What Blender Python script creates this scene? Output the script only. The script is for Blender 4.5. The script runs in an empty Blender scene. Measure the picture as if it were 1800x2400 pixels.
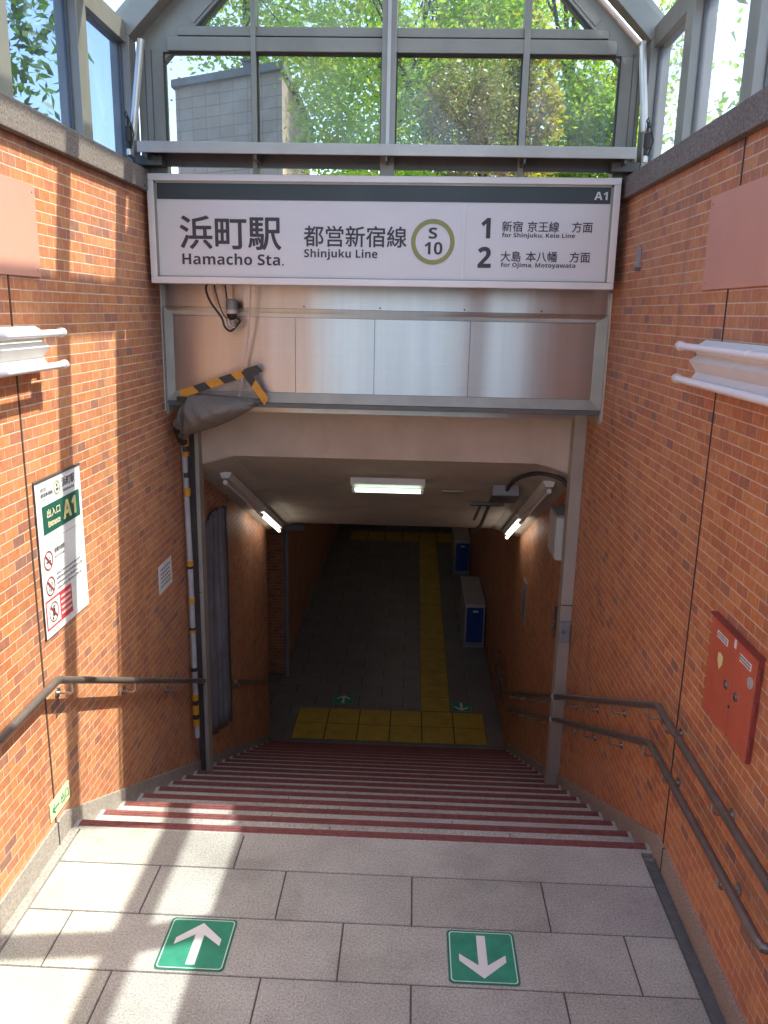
import bpy, bmesh, math, random
import numpy as np
from mathutils import Vector, Matrix

random.seed(7)
rng = np.random.default_rng(7)
SC = bpy.context.scene
COL = SC.collection
rad = math.radians

# ------------------------------------------------------------------ camera
cd = bpy.data.cameras.new("camera"); cam = bpy.data.objects.new("camera", cd); COL.objects.link(cam)
cR = Vector((0.999017, 0.039682, 0.019753)); cU = Vector((-0.028698, 0.239400, 0.970497)); cF = Vector((-0.033782, 0.970110, -0.240303))
m = Matrix((cR, cU, -cF)).transposed().to_4x4(); m.translation = Vector((0.0426, 0.0, 2.5681))
cam.matrix_world = m
cd.sensor_fit = 'VERTICAL'; cd.sensor_height = 36.0; cd.lens = 1899.04 / 2400 * 36.0
cd.clip_start = 0.02; cd.clip_end = 2000
SC.camera = cam
SC.render.resolution_x = 768; SC.render.resolution_y = 1024

# ------------------------------------------------------------------ sky, sun, exposure
SUN = Vector((0.605, 0.195, 1.0)).normalized()
elev = math.asin(SUN.z); rot = math.atan2(SUN.x, SUN.y)
w = bpy.data.worlds.new("World"); SC.world = w; w.use_nodes = True
nt = w.node_tree; nt.nodes.clear()
out = nt.nodes.new('ShaderNodeOutputWorld'); bg = nt.nodes.new('ShaderNodeBackground'); sky = nt.nodes.new('ShaderNodeTexSky')
sky.sky_type = 'NISHITA'; sky.sun_disc = False; sky.sun_elevation = elev; sky.sun_rotation = rot
sky.air_density = 0.9; sky.dust_density = 2.4; sky.ozone_density = 0.8
bg.inputs['Strength'].default_value = 0.15
nt.links.new(sky.outputs[0], bg.inputs['Color']); nt.links.new(bg.outputs[0], out.inputs['Surface'])
sl = bpy.data.lights.new("sun", 'SUN'); sl.energy = 2.25; sl.angle = rad(0.55); sl.color = (1.0, 0.93, 0.82)
so = bpy.data.objects.new("sun", sl); COL.objects.link(so); so.location = SUN * 60
so.rotation_euler = SUN.to_track_quat('Z', 'Y').to_euler()
SC.view_settings.view_transform = 'Standard'; SC.view_settings.look = 'None'
SC.view_settings.exposure = 2.25; SC.view_settings.gamma = 1.0
try:
    SC.view_settings.use_curve_mapping = False
except Exception:
    pass
SC.cycles.max_bounces = 10; SC.cycles.diffuse_bounces = 5; SC.cycles.glossy_bounces = 4
SC.cycles.transparent_max_bounces = 24; SC.cycles.transmission_bounces = 6
SC.cycles.sample_clamp_indirect = 6.0
SC.cycles.use_denoising = True
SC.cycles.caustics_reflective = False; SC.cycles.caustics_refractive = False

# ------------------------------------------------------------------ materials
class NB:
    def __init__(s, name):
        s.m = bpy.data.materials.new(name); s.m.use_nodes = True; s.t = s.m.node_tree; s.t.nodes.clear()
        s.o = s.n('ShaderNodeOutputMaterial')
    def n(s, typ, **kw):
        n = s.t.nodes.new(typ)
        for k, v in kw.items():
            setattr(n, k, v)
        return n
    def l(s, a, b):
        s.t.links.new(a, b)
    def set(s, sock, v):
        if hasattr(v, 'is_output'):
            s.l(v, sock)
        else:
            sock.default_value = v
    def math(s, op, a, b=None, c=None):
        n = s.n('ShaderNodeMath', operation=op)
        s.set(n.inputs[0], a)
        if b is not None: s.set(n.inputs[1], b)
        if c is not None: s.set(n.inputs[2], c)
        return n.outputs[0]
    def pos(s):
        return s.n('ShaderNodeTexCoord').outputs['Object']
    def noise(s, vec, scale, detail=3, rough=0.5, dims='3D'):
        n = s.n('ShaderNodeTexNoise'); n.noise_dimensions = dims
        s.l(vec, n.inputs['Vector']); n.inputs['Scale'].default_value = scale
        n.inputs['Detail'].default_value = detail; n.inputs['Roughness'].default_value = rough
        return n.outputs['Fac']
    def scale(s, vec, v):
        n = s.n('ShaderNodeVectorMath', operation='MULTIPLY'); s.l(vec, n.inputs[0]); n.inputs[1].default_value = v
        return n.outputs[0]
    def ramp(s, fac, stops, interp='LINEAR'):
        n = s.n('ShaderNodeValToRGB'); cr = n.color_ramp; cr.interpolation = interp
        while len(cr.elements) < len(stops): cr.elements.new(0.5)
        for e, (p, c) in zip(cr.elements, stops):
            e.position = p; e.color = (*c, 1) if len(c) == 3 else c
        s.l(fac, n.inputs[0]); return n.outputs['Color']
    def mix(s, fac, a, b, mode='MIX'):
        n = s.n('ShaderNodeMix', data_type='RGBA', blend_type=mode)
        s.set(n.inputs[0], fac)
        for i, v in ((6, a), (7, b)):
            if isinstance(v, tuple) and len(v) == 3: v = (*v, 1)
            s.set(n.inputs[i], v)
        return n.outputs[2]
    def bsdf(s, color, rough=0.6, metal=0.0, spec=0.5, normal=None, **kw):
        b = s.n('ShaderNodeBsdfPrincipled')
        if isinstance(color, tuple) and len(color) == 3: color = (*color, 1)
        s.set(b.inputs['Base Color'], color); s.set(b.inputs['Roughness'], rough); s.set(b.inputs['Metallic'], metal)
        b.inputs['Specular IOR Level'].default_value = spec
        if normal is not None: s.l(normal, b.inputs['Normal'])
        for k, v in kw.items(): s.set(b.inputs[k.replace('_', ' ')], v)
        return b
    def bump(s, h, strength=0.3, dist=0.01):
        n = s.n('ShaderNodeBump'); n.inputs['Strength'].default_value = strength; n.inputs['Distance'].default_value = dist
        s.l(h, n.inputs['Height']); return n.outputs[0]
    def done(s, sh):
        s.l(sh.outputs[0] if hasattr(sh, 'outputs') else sh, s.o.inputs['Surface']); return s.m

def plain(name, col, rough=0.6, metal=0.0, var=0.12, nscale=9.0, bump=0.0, spec=0.5, dirt=0.0):
    b = NB(name); p = b.pos()
    f = b.noise(p, nscale, 5, 0.6)
    lo = tuple(c * (1 - var) for c in col); hi = tuple(min(1, c * (1 + var)) for c in col)
    c = b.ramp(f, [(0.3, lo), (0.7, hi)])
    if dirt:
        f2 = b.noise(b.scale(p, (1, 1, 0.35)), 3.1, 6, 0.65)
        c = b.mix(b.math('MULTIPLY', b.ramp(f2, [(0.48, (0, 0, 0)), (0.75, (1, 1, 1))]), dirt), c, tuple(x * 0.35 for x in col))
    nrm = b.bump(b.noise(p, nscale * 8, 4), bump, 0.004) if bump else None
    r = b.math('MULTIPLY_ADD', b.noise(p, nscale * 2.3, 4), 0.25, rough - 0.12)
    return b.done(b.bsdf(c, r, metal, spec, nrm))

def brick_mat(name, wdt=0.103, hgt=0.0488, zoff=0.012, tint=1.0):
    b = NB(name); p = b.pos()
    sp = b.n('ShaderNodeSeparateXYZ'); b.l(p, sp.inputs[0])
    # horizontal run: x + y (walls are axis aligned so one of them is constant)
    u = b.math('ADD', sp.outputs[0], sp.outputs[1]); v = b.math('ADD', sp.outputs[2], 10.0 + zoff)
    vr = b.math('DIVIDE', v, hgt); row = b.math('FLOOR', vr); fv = b.math('FRACT', vr)
    half = b.math('MULTIPLY', b.math('MODULO', row, 2.0), 0.5)
    ur = b.math('ADD', b.math('ADD', b.math('DIVIDE', u, wdt), half), 100.0)
    col = b.math('FLOOR', ur); fu = b.math('FRACT', ur)
    cv = b.n('ShaderNodeCombineXYZ'); b.l(col, cv.inputs[0]); b.l(row, cv.inputs[1])
    wn = b.n('ShaderNodeTexWhiteNoise', noise_dimensions='2D'); b.l(cv.outputs[0], wn.inputs['Vector'])
    rnd = wn.outputs['Value']
    cr = b.ramp(rnd, [(0.0, (0.57, 0.228, 0.088)), (0.22, (0.53, 0.190, 0.078)), (0.42, (0.60, 0.255, 0.106)), (0.58, (0.49, 0.183, 0.082)),
                      (0.70, (0.55, 0.200, 0.092)), (0.84, (0.46, 0.172, 0.092)), (0.93, (0.385, 0.155, 0.094)), (0.98, (0.31, 0.140, 0.100))], 'CONSTANT')
    n1 = b.noise(b.scale(p, (1, 1, 1)), 34, 4, 0.6)
    cr = b.mix(0.55, cr, b.ramp(n1, [(0.25, (0.55, 0.52, 0.5)), (0.75, (1.3, 1.3, 1.3))]), 'MULTIPLY')
    big = b.noise(p, 1.1, 5, 0.6)
    cr = b.mix(0.35, cr, b.ramp(big, [(0.3, (0.72, 0.7, 0.68)), (0.7, (1.12, 1.12, 1.12))]), 'MULTIPLY')
    # mortar mask
    du = b.math('MULTIPLY', b.math('MINIMUM', fu, b.math('SUBTRACT', 1.0, fu)), wdt)
    dv = b.math('MULTIPLY', b.math('MINIMUM', fv, b.math('SUBTRACT', 1.0, fv)), hgt)
    d = b.math('ADD', b.math('MINIMUM', b.math('MULTIPLY', du, 1.45), dv), b.math('MULTIPLY_ADD', b.noise(p, 90, 2), 0.0016, -0.0008))
    mr = b.n('ShaderNodeMapRange'); mr.interpolation_type = 'SMOOTHSTEP'
    b.l(d, mr.inputs[0]); mr.inputs[1].default_value = 0.0017; mr.inputs[2].default_value = 0.0032
    face = mr.outputs[0]
    mort = b.ramp(b.noise(p, 6, 4), [(0.3, (0.56, 0.42, 0.31)), (0.7, (0.72, 0.56, 0.43))])
    c = b.mix(face, mort, cr)
    dust = b.noise(b.scale(p, (1, 1, 0.6)), 2.4, 6, 0.7)
    c = b.mix(b.math('MULTIPLY', b.ramp(dust, [(0.40, (0, 0, 0)), (0.75, (1, 1, 1))]), 0.20), c, (0.60, 0.43, 0.31))
    # soot and water runs, and a dirty zone low on the wall
    run = b.noise(b.scale(p, (5, 5, 0.28)), 1.0, 5, 0.65)
    spots = b.noise(p, 7.5, 5, 0.7)
    c = b.mix(b.math('MULTIPLY', b.ramp(run, [(0.56, (0, 0, 0)), (0.74, (1, 1, 1))]), 0.38), c, (0.17, 0.085, 0.06))
    c = b.mix(b.math('MULTIPLY', b.ramp(spots, [(0.63, (0, 0, 0)), (0.72, (1, 1, 1))]), 0.30), c, (0.20, 0.11, 0.08))
    if tint != 1.0:
        c = b.mix(1.0, c, (tint, tint, tint), 'MULTIPLY')
    h = b.math('ADD', face, b.math('MULTIPLY', n1, 0.3))
    rough = b.math('MULTIPLY_ADD', face, -0.32, 0.85)
    return b.done(b.bsdf(c, rough, 0, 0.4, b.bump(h, 0.5, 0.003)))

def granite(name, base=(0.43, 0.405, 0.375), sc=190, contrast=0.55, spots=True, rough=0.62, attr=None, dirty=0.35):
    b = NB(name); p = b.pos()
    n1 = b.noise(p, sc * 0.62, 4, 0.8); n2 = b.noise(p, sc * 2.7, 2, 0.6); n3 = b.noise(p, 2.2, 6, 0.65)
    lo = tuple(x * (1 - contrast) for x in base); hi = tuple(min(1, x * (1 + contrast * 0.8)) for x in base)
    c = b.ramp(n1, [(0.30, lo), (0.5, base), (0.68, hi)])
    c = b.mix(0.45, c, b.ramp(n2, [(0.3, (0.6, 0.6, 0.6)), (0.7, (1.35, 1.33, 1.3))]), 'MULTIPLY')
    c = b.mix(dirty, c, b.ramp(n3, [(0.32, (0.58, 0.56, 0.54)), (0.66, (1.12, 1.12, 1.12))]), 'MULTIPLY')
    if spots:
        v = b.n('ShaderNodeTexVoronoi'); b.l(p, v.inputs['Vector']); v.inputs['Scale'].default_value = 55
        sp = b.ramp(v.outputs['Distance'], [(0.10, (1, 1, 1)), (0.17, (0, 0, 0))])
        gate = b.ramp(b.noise(p, 3.3, 3), [(0.47, (0, 0, 0)), (0.60, (1, 1, 1))])
        c = b.mix(b.math('MULTIPLY', b.math('MULTIPLY', sp, gate), 0.6), c, (0.08, 0.073, 0.065))
        st_ = b.ramp(b.noise(p, 1.7, 7, 0.72), [(0.52, (0, 0, 0)), (0.68, (1, 1, 1))])
        c = b.mix(b.math('MULTIPLY', st_, 0.42), c, (0.17, 0.155, 0.14))
    if attr:
        a = b.n('ShaderNodeAttribute'); a.attribute_name = attr
        c = b.mix(1.0, c, a.outputs['Color'], 'MULTIPLY')
    return b.done(b.bsdf(c, b.math('MULTIPLY_ADD', n3, -0.25, rough + 0.1), 0, 0.45, b.bump(n1, 0.12, 0.002)))

def steel_mat(name, col=(0.60, 0.585, 0.565), rough=0.24):
    b = NB(name); p = b.pos()
    dirt = b.noise(b.scale(p, (2, 2, 0.8)), 2.0, 5, 0.6)
    hair = b.noise(b.scale(p, (1.5, 1.5, 260.0)), 1.0, 2)
    streak = b.noise(b.scale(p, (16, 16, 0.4)), 1.0, 3, 0.6)
    c = b.mix(0.25, col, b.ramp(dirt, [(0.3, (0.72, 0.70, 0.68)), (0.7, (1.1, 1.1, 1.1))]), 'MULTIPLY')
    c = b.mix(0.14, c, b.ramp(hair, [(0.3, (0.7, 0.7, 0.7)), (0.7, (1.15, 1.15, 1.15))]), 'MULTIPLY')
    c = b.mix(0.16, c, b.ramp(streak, [(0.35, (0.6, 0.58, 0.56)), (0.65, (1.1, 1.1, 1.1))]), 'MULTIPLY')
    # sheet metal is never quite flat: long vertical waves
    wv = b.noise(b.scale(p, (1.7, 1.7, 0.12)), 1.0, 1, 0.3)
    tg = b.n('ShaderNodeTangent'); tg.direction_type = 'RADIAL'; tg.axis = 'Z'
    bs = b.bsdf(c, b.math('MULTIPLY_ADD', dirt, 0.14, rough), 1.0, 0.5, b.bump(wv, 0.6, 0.05), Anisotropic=0.9, Anisotropic_Rotation=ANISO)
    b.l(tg.outputs[0], bs.inputs['Tangent'])
    return b.done(bs)
ANISO = 0.25

def glass_mat(name, dirt=0.07, tint=(0.93, 0.965, 0.955)):
    b = NB(name); p = b.pos()
    tr = b.n('ShaderNodeBsdfTransparent'); tr.inputs[0].default_value = (*tint, 1)
    gl = b.n('ShaderNodeBsdfGlossy'); gl.inputs['Roughness'].default_value = 0.03; gl.inputs[0].default_value = (1, 1, 1, 1)
    lw = b.n('ShaderNodeLayerWeight'); lw.inputs[0].default_value = 0.5
    fr = b.math('MULTIPLY_ADD', b.math('POWER', lw.outputs['Facing'], 4.0), 0.5, 0.014)
    m1 = b.n('ShaderNodeMixShader'); b.l(fr, m1.inputs[0]); b.l(tr.outputs[0], m1.inputs[1]); b.l(gl.outputs[0], m1.inputs[2])
    df = b.n('ShaderNodeBsdfTranslucent'); df.inputs[0].default_value = (0.75, 0.77, 0.78, 1)
    dd = b.n('ShaderNodeBsdfDiffuse'); dd.inputs[0].default_value = (0.6, 0.6, 0.58, 1)
    ms = b.n('ShaderNodeMixShader'); ms.inputs[0].default_value = 0.5; b.l(df.outputs[0], ms.inputs[1]); b.l(dd.outputs[0], ms.inputs[2])
    dn = b.noise(b.scale(p, (2.0, 2.0, 0.7)), 2.0, 6, 0.7)
    f = b.math('MULTIPLY', b.ramp(dn, [(0.3, (0.35, 0.35, 0.35)), (0.75, (1.6, 1.6, 1.6))]), dirt)
    m2 = b.n('ShaderNodeMixShader'); b.l(f, m2.inputs[0]); b.l(m1.outputs[0], m2.inputs[1]); b.l(ms.outputs[0], m2.inputs[2])
    return b.done(m2)

def film_mat(name, alpha=0.25, col=(0.75, 0.74, 0.72), rough=0.18):
    b = NB(name); p = b.pos()
    tr = b.n('ShaderNodeBsdfTransparent'); tr.inputs[0].default_value = (0.95, 0.95, 0.95, 1)
    n = b.noise(p, 20, 5, 0.7)
    pr = b.bsdf(col, rough, 0, 0.7, b.bump(n, 1.0, 0.05))
    tl = b.n('ShaderNodeBsdfTranslucent'); tl.inputs[0].default_value = (*col, 1)
    a = b.n('ShaderNodeMixShader'); a.inputs[0].default_value = 0.35; b.l(pr.outputs[0], a.inputs[1]); b.l(tl.outputs[0], a.inputs[2])
    f = b.math('MULTIPLY_ADD', n, 0.3, alpha - 0.15)
    mx = b.n('ShaderNodeMixShader'); b.l(f, mx.inputs[0]); b.l(tr.outputs[0], mx.inputs[1]); b.l(a.outputs[0], mx.inputs[2])
    return b.done(mx)

def leaf_mat(name, c1, c2, c3=None, trans=0.58, nsc=1.6):
    b = NB(name); p = b.pos()
    oi = b.n('ShaderNodeAttribute'); oi.attribute_name = 'leafrnd'
    n = b.noise(p, nsc, 3)
    c = b.mix(oi.outputs['Fac'], c1, c2)
    if c3: c = b.mix(b.ramp(n, [(0.52, (0, 0, 0)), (0.66, (1, 1, 1))]), c, c3)
    pr = b.bsdf(c, 0.42, 0, 0.45)
    tl = b.n('ShaderNodeBsdfTranslucent')
    b.l(b.mix(1.0, c, (1.25, 1.45, 0.6), 'MULTIPLY'), tl.inputs[0])
    mx = b.n('ShaderNodeMixShader'); mx.inputs[0].default_value = trans
    b.l(pr.outputs[0], mx.inputs[1]); b.l(tl.outputs[0], mx.inputs[2])
    return b.done(mx)

def emit_mat(name, col, st):
    b = NB(name); e = b.n('ShaderNodeEmission'); e.inputs[0].default_value = (*col, 1); e.inputs[1].default_value = st
    return b.done(e)

M = {}
M['brick'] = brick_mat('brick')
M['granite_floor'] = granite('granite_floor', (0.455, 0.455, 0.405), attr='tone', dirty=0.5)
M['granite_step'] = granite('granite_step', (0.49, 0.485, 0.435), 170)
M['granite_dark'] = granite('granite_dark', (0.20, 0.165, 0.145), 130, 0.8, False, 0.7)
M['granite_plinth'] = granite('granite_plinth', (0.36, 0.315, 0.28), 150, 0.5, False, 0.65)
M['joint'] = plain('joint', (0.10, 0.092, 0.085), 0.9)
M['sealant'] = plain('sealant', (0.065, 0.045, 0.038), 0.8)
M['nosing'] = plain('nosing', (0.225, 0.074, 0.068), 0.7, var=0.25, nscale=30, bump=0.3, dirt=0.3)
M['gutter'] = plain('gutter', (0.135, 0.14, 0.135), 0.75, var=0.2, nscale=20, dirt=0.4)
M['alu'] = plain('alu', (0.345, 0.325, 0.28), 0.42, metal=0.45, var=0.08, nscale=4, dirt=0.25)
M['alu_mid'] = plain('alu_mid', (0.50, 0.475, 0.435), 0.42, metal=0.45, var=0.08, nscale=4, dirt=0.2)
M['alu_lt'] = plain('alu_lt', (0.60, 0.575, 0.54), 0.4, metal=0.5, var=0.06, nscale=4, dirt=0.15)
M['alu_dk'] = plain('alu_dk', (0.14, 0.14, 0.135), 0.45, metal=0.4, var=0.1)
M['steel'] = steel_mat('steel')
M['steel_trim'] = steel_mat('steel_trim', (0.56, 0.55, 0.53), 0.28)
M['rod'] = plain('rod', (0.72, 0.69, 0.64), 0.32, metal=0.7, var=0.08)
M['glass'] = glass_mat('glass', 0.022)
M['glass_side'] = glass_mat('glass_side', 0.03, (0.62, 0.69, 0.80))  # blue tint puts the sky's deeper tone into the left panes
M['glass_end'] = glass_mat('glass_end', 0.12, (0.84, 0.87, 0.89))
M['glass_dusty'] = glass_mat('glass_dusty', 0.10, (0.86, 0.90, 0.94))
M['sign_white'] = plain('sign_white', (0.74, 0.72, 0.71), 0.35, var=0.02, nscale=2)
M['sign_frame'] = plain('sign_frame', (0.80, 0.75, 0.72), 0.38, metal=0.15, var=0.05, nscale=5)
M['sign_dark'] = plain('sign_dark', (0.040, 0.052, 0.055), 0.4, var=0.1, nscale=2)
M['ink'] = plain('ink', (0.055, 0.045, 0.055), 0.5, var=0.05)
M['ink_grey'] = plain('ink_grey', (0.20, 0.20, 0.22), 0.5)
M['white'] = plain('white', (0.80, 0.79, 0.76), 0.4, var=0.03, nscale=3)
M['white_paint'] = plain('white_paint', (0.78, 0.78, 0.76), 0.5, var=0.06, nscale=6, dirt=0.12)
M['lime_ring'] = plain('lime_ring', (0.31, 0.30, 0.095), 0.45, var=0.04)
M['green'] = plain('green', (0.040, 0.29, 0.175), 0.42, var=0.16, nscale=14, dirt=0.3)
M['green_edge'] = plain('green_edge', (0.03, 0.17, 0.105), 0.5, var=0.1)
M['green_pale'] = plain('green_pale', (0.55, 0.82, 0.68), 0.45, var=0.05)
M['dark_green'] = plain('dark_green', (0.018, 0.105, 0.075), 0.4, var=0.06)
M['teal'] = plain('teal', (0.01, 0.24, 0.16), 0.5)
M['glow_yellow'] = plain('glow_yellow', (0.72, 0.78, 0.42), 0.5, var=0.04)
M['red'] = plain('red', (0.55, 0.05, 0.06), 0.45, var=0.06)
M['red_dk'] = plain('red_dk', (0.28, 0.05, 0.05), 0.5)
M['cream'] = plain('cream', (0.78, 0.72, 0.48), 0.45)
M['yellow_ink'] = plain('yellow_ink', (0.72, 0.66, 0.30), 0.45)
M['pink'] = plain('pink', (0.60, 0.295, 0.215), 0.55, var=0.04, nscale=3, dirt=0.04)
M['hydrant'] = plain('hydrant', (0.52, 0.130, 0.075), 0.42, var=0.08, nscale=5, dirt=0.12)
M['hydrant_dk'] = plain('hydrant_dk', (0.26, 0.045, 0.035), 0.5, var=0.1)
M['lamp_white'] = plain('lamp_white', (0.76, 0.74, 0.70), 0.38, var=0.04, nscale=5, dirt=0.15)
M['tube_off'] = plain('tube_off', (0.86, 0.84, 0.86), 0.22, var=0.01)
M['socket'] = plain('socket', (0.66, 0.58, 0.52), 0.4)
M['rail'] = plain('rail', (0.20, 0.165, 0.145), 0.34, metal=0.5, var=0.15, nscale=12)
M['bracket'] = plain('bracket', (0.42, 0.40, 0.37), 0.3, metal=0.85, var=0.1)
M['plaster'] = plain('plaster', (0.62, 0.51, 0.41), 0.85, var=0.10, nscale=3.5, bump=0.25, dirt=0.15)
M['ceiling'] = plain('ceiling', (0.50, 0.44, 0.37), 0.85, var=0.12, nscale=2.5, bump=0.3, dirt=0.3)
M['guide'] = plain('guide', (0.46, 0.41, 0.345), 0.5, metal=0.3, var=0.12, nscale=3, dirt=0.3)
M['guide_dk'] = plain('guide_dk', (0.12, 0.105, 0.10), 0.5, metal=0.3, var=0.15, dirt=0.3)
M['black'] = plain('black', (0.02, 0.02, 0.02), 0.5)
M['rubber'] = plain('rubber', (0.045, 0.04, 0.038), 0.6)
M['grey_box'] = plain('grey_box', (0.30, 0.30, 0.31), 0.5, metal=0.2, var=0.08)
M['box_white'] = plain('box_white', (0.56, 0.55, 0.50), 0.5, var=0.06, dirt=0.15)
M['pipe'] = plain('pipe', (0.50, 0.47, 0.48), 0.4, var=0.1, nscale=8, dirt=0.25)
M['tape_y'] = plain('tape_y', (0.68, 0.30, 0.025), 0.45, var=0.12, nscale=25)
M['tape_k'] = plain('tape_k', (0.035, 0.032, 0.03), 0.45, var=0.2, nscale=25)
M['film'] = film_mat('film', 0.24)
M['film_grey'] = film_mat('film_grey', 0.72, (0.52, 0.475, 0.43), 0.2)
M['string'] = plain('string', (0.70, 0.58, 0.52), 0.5)
M['curtain'] = plain('curtain', (0.20, 0.19, 0.20), 0.45, var=0.3, nscale=4)
M['curtain_dk'] = plain('curtain_dk', (0.085, 0.075, 0.08), 0.5, var=0.2)
M['tactile'] = plain('tactile', (0.56, 0.385, 0.055), 0.6, var=0.16, nscale=5, dirt=0.3)
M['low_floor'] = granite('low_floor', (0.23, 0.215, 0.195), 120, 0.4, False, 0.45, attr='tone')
M['blue'] = plain('blue', (0.015, 0.06, 0.26), 0.4, var=0.1)
M['cab_top'] = plain('cab_top', (0.52, 0.51, 0.48), 0.35, metal=0.2, var=0.08, nscale=4)
M['tube_green'] = emit_mat('tube_green', (0.72, 1.0, 0.76), 0.75)
M['tube_warm'] = emit_mat('tube_warm', (1.0, 0.93, 0.80), 1.9)
M['tube_pass'] = emit_mat('tube_pass', (1.0, 0.95, 0.86), 1.35)
M['bark'] = plain('bark', (0.10, 0.075, 0.055), 0.9, var=0.3, nscale=10, bump=0.6)
M['soil'] = plain('soil', (0.09, 0.07, 0.05), 0.95, var=0.3, nscale=6, bump=0.5)
M['asphalt'] = plain('asphalt', (0.10, 0.10, 0.105), 0.9, var=0.15, nscale=6, bump=0.4)
M['conc'] = plain('conc', (0.34, 0.33, 0.31), 0.85, var=0.12, nscale=3, bump=0.3, dirt=0.3)
M['bldg_white'] = plain('bldg_white', (0.62, 0.64, 0.68), 0.7, var=0.05, nscale=1)
M['win_dark'] = plain('win_dark', (0.10, 0.13, 0.17), 0.12, var=0.1, nscale=1)
M['roof_dk'] = plain('roof_dk', (0.16, 0.16, 0.165), 0.7)
M['leaf_a'] = leaf_mat('leaf_a', (0.22, 0.355, 0.05), (0.38, 0.50, 0.085), (0.50, 0.48, 0.09))
M['leaf_b'] = leaf_mat('leaf_b', (0.15, 0.28, 0.045), (0.28, 0.42, 0.07))
M['leaf_dark'] = leaf_mat('leaf_dark', (0.07, 0.15, 0.03), (0.17, 0.28, 0.055), None, 0.42)
M['leaf_brown'] = leaf_mat('leaf_brown', (0.26, 0.19, 0.13), (0.40, 0.31, 0.20), (0.26, 0.29, 0.06), 0.35)
M['leaf_gold'] = leaf_mat('leaf_gold', (0.30, 0.27, 0.04), (0.48, 0.40, 0.06), None, 0.5)

def tile_wall_mat():
    b = NB('grey_tile'); p = b.pos()
    sp = b.n('ShaderNodeSeparateXYZ'); b.l(p, sp.inputs[0])
    u = b.math('SUBTRACT', sp.outputs[0], b.math('MULTIPLY', sp.outputs[1], 0.56))
    cv = b.n('ShaderNodeCombineXYZ'); b.l(u, cv.inputs[0]); b.l(sp.outputs[2], cv.inputs[1])
    br = b.n('ShaderNodeTexBrick'); b.l(cv.outputs[0], br.inputs['Vector'])
    br.offset = 0.0; br.inputs['Scale'].default_value = 1.0
    br.inputs['Brick Width'].default_value = 0.30; br.inputs['Row Height'].default_value = 0.15; br.inputs['Mortar Size'].default_value = 0.007
    br.inputs['Color1'].default_value = (0.43, 0.345, 0.275, 1); br.inputs['Color2'].default_value = (0.36, 0.29, 0.235, 1); br.inputs['Mortar'].default_value = (0.23, 0.19, 0.16, 1)
    n = b.noise(p, 1.3, 5)
    c = b.mix(0.4, br.outputs[0], b.ramp(n, [(0.3, (0.7, 0.7, 0.7)), (0.7, (1.15, 1.15, 1.15))]), 'MULTIPLY')
    return b.done(b.bsdf(c, 0.7))
M['grey_tile'] = tile_wall_mat()

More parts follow.
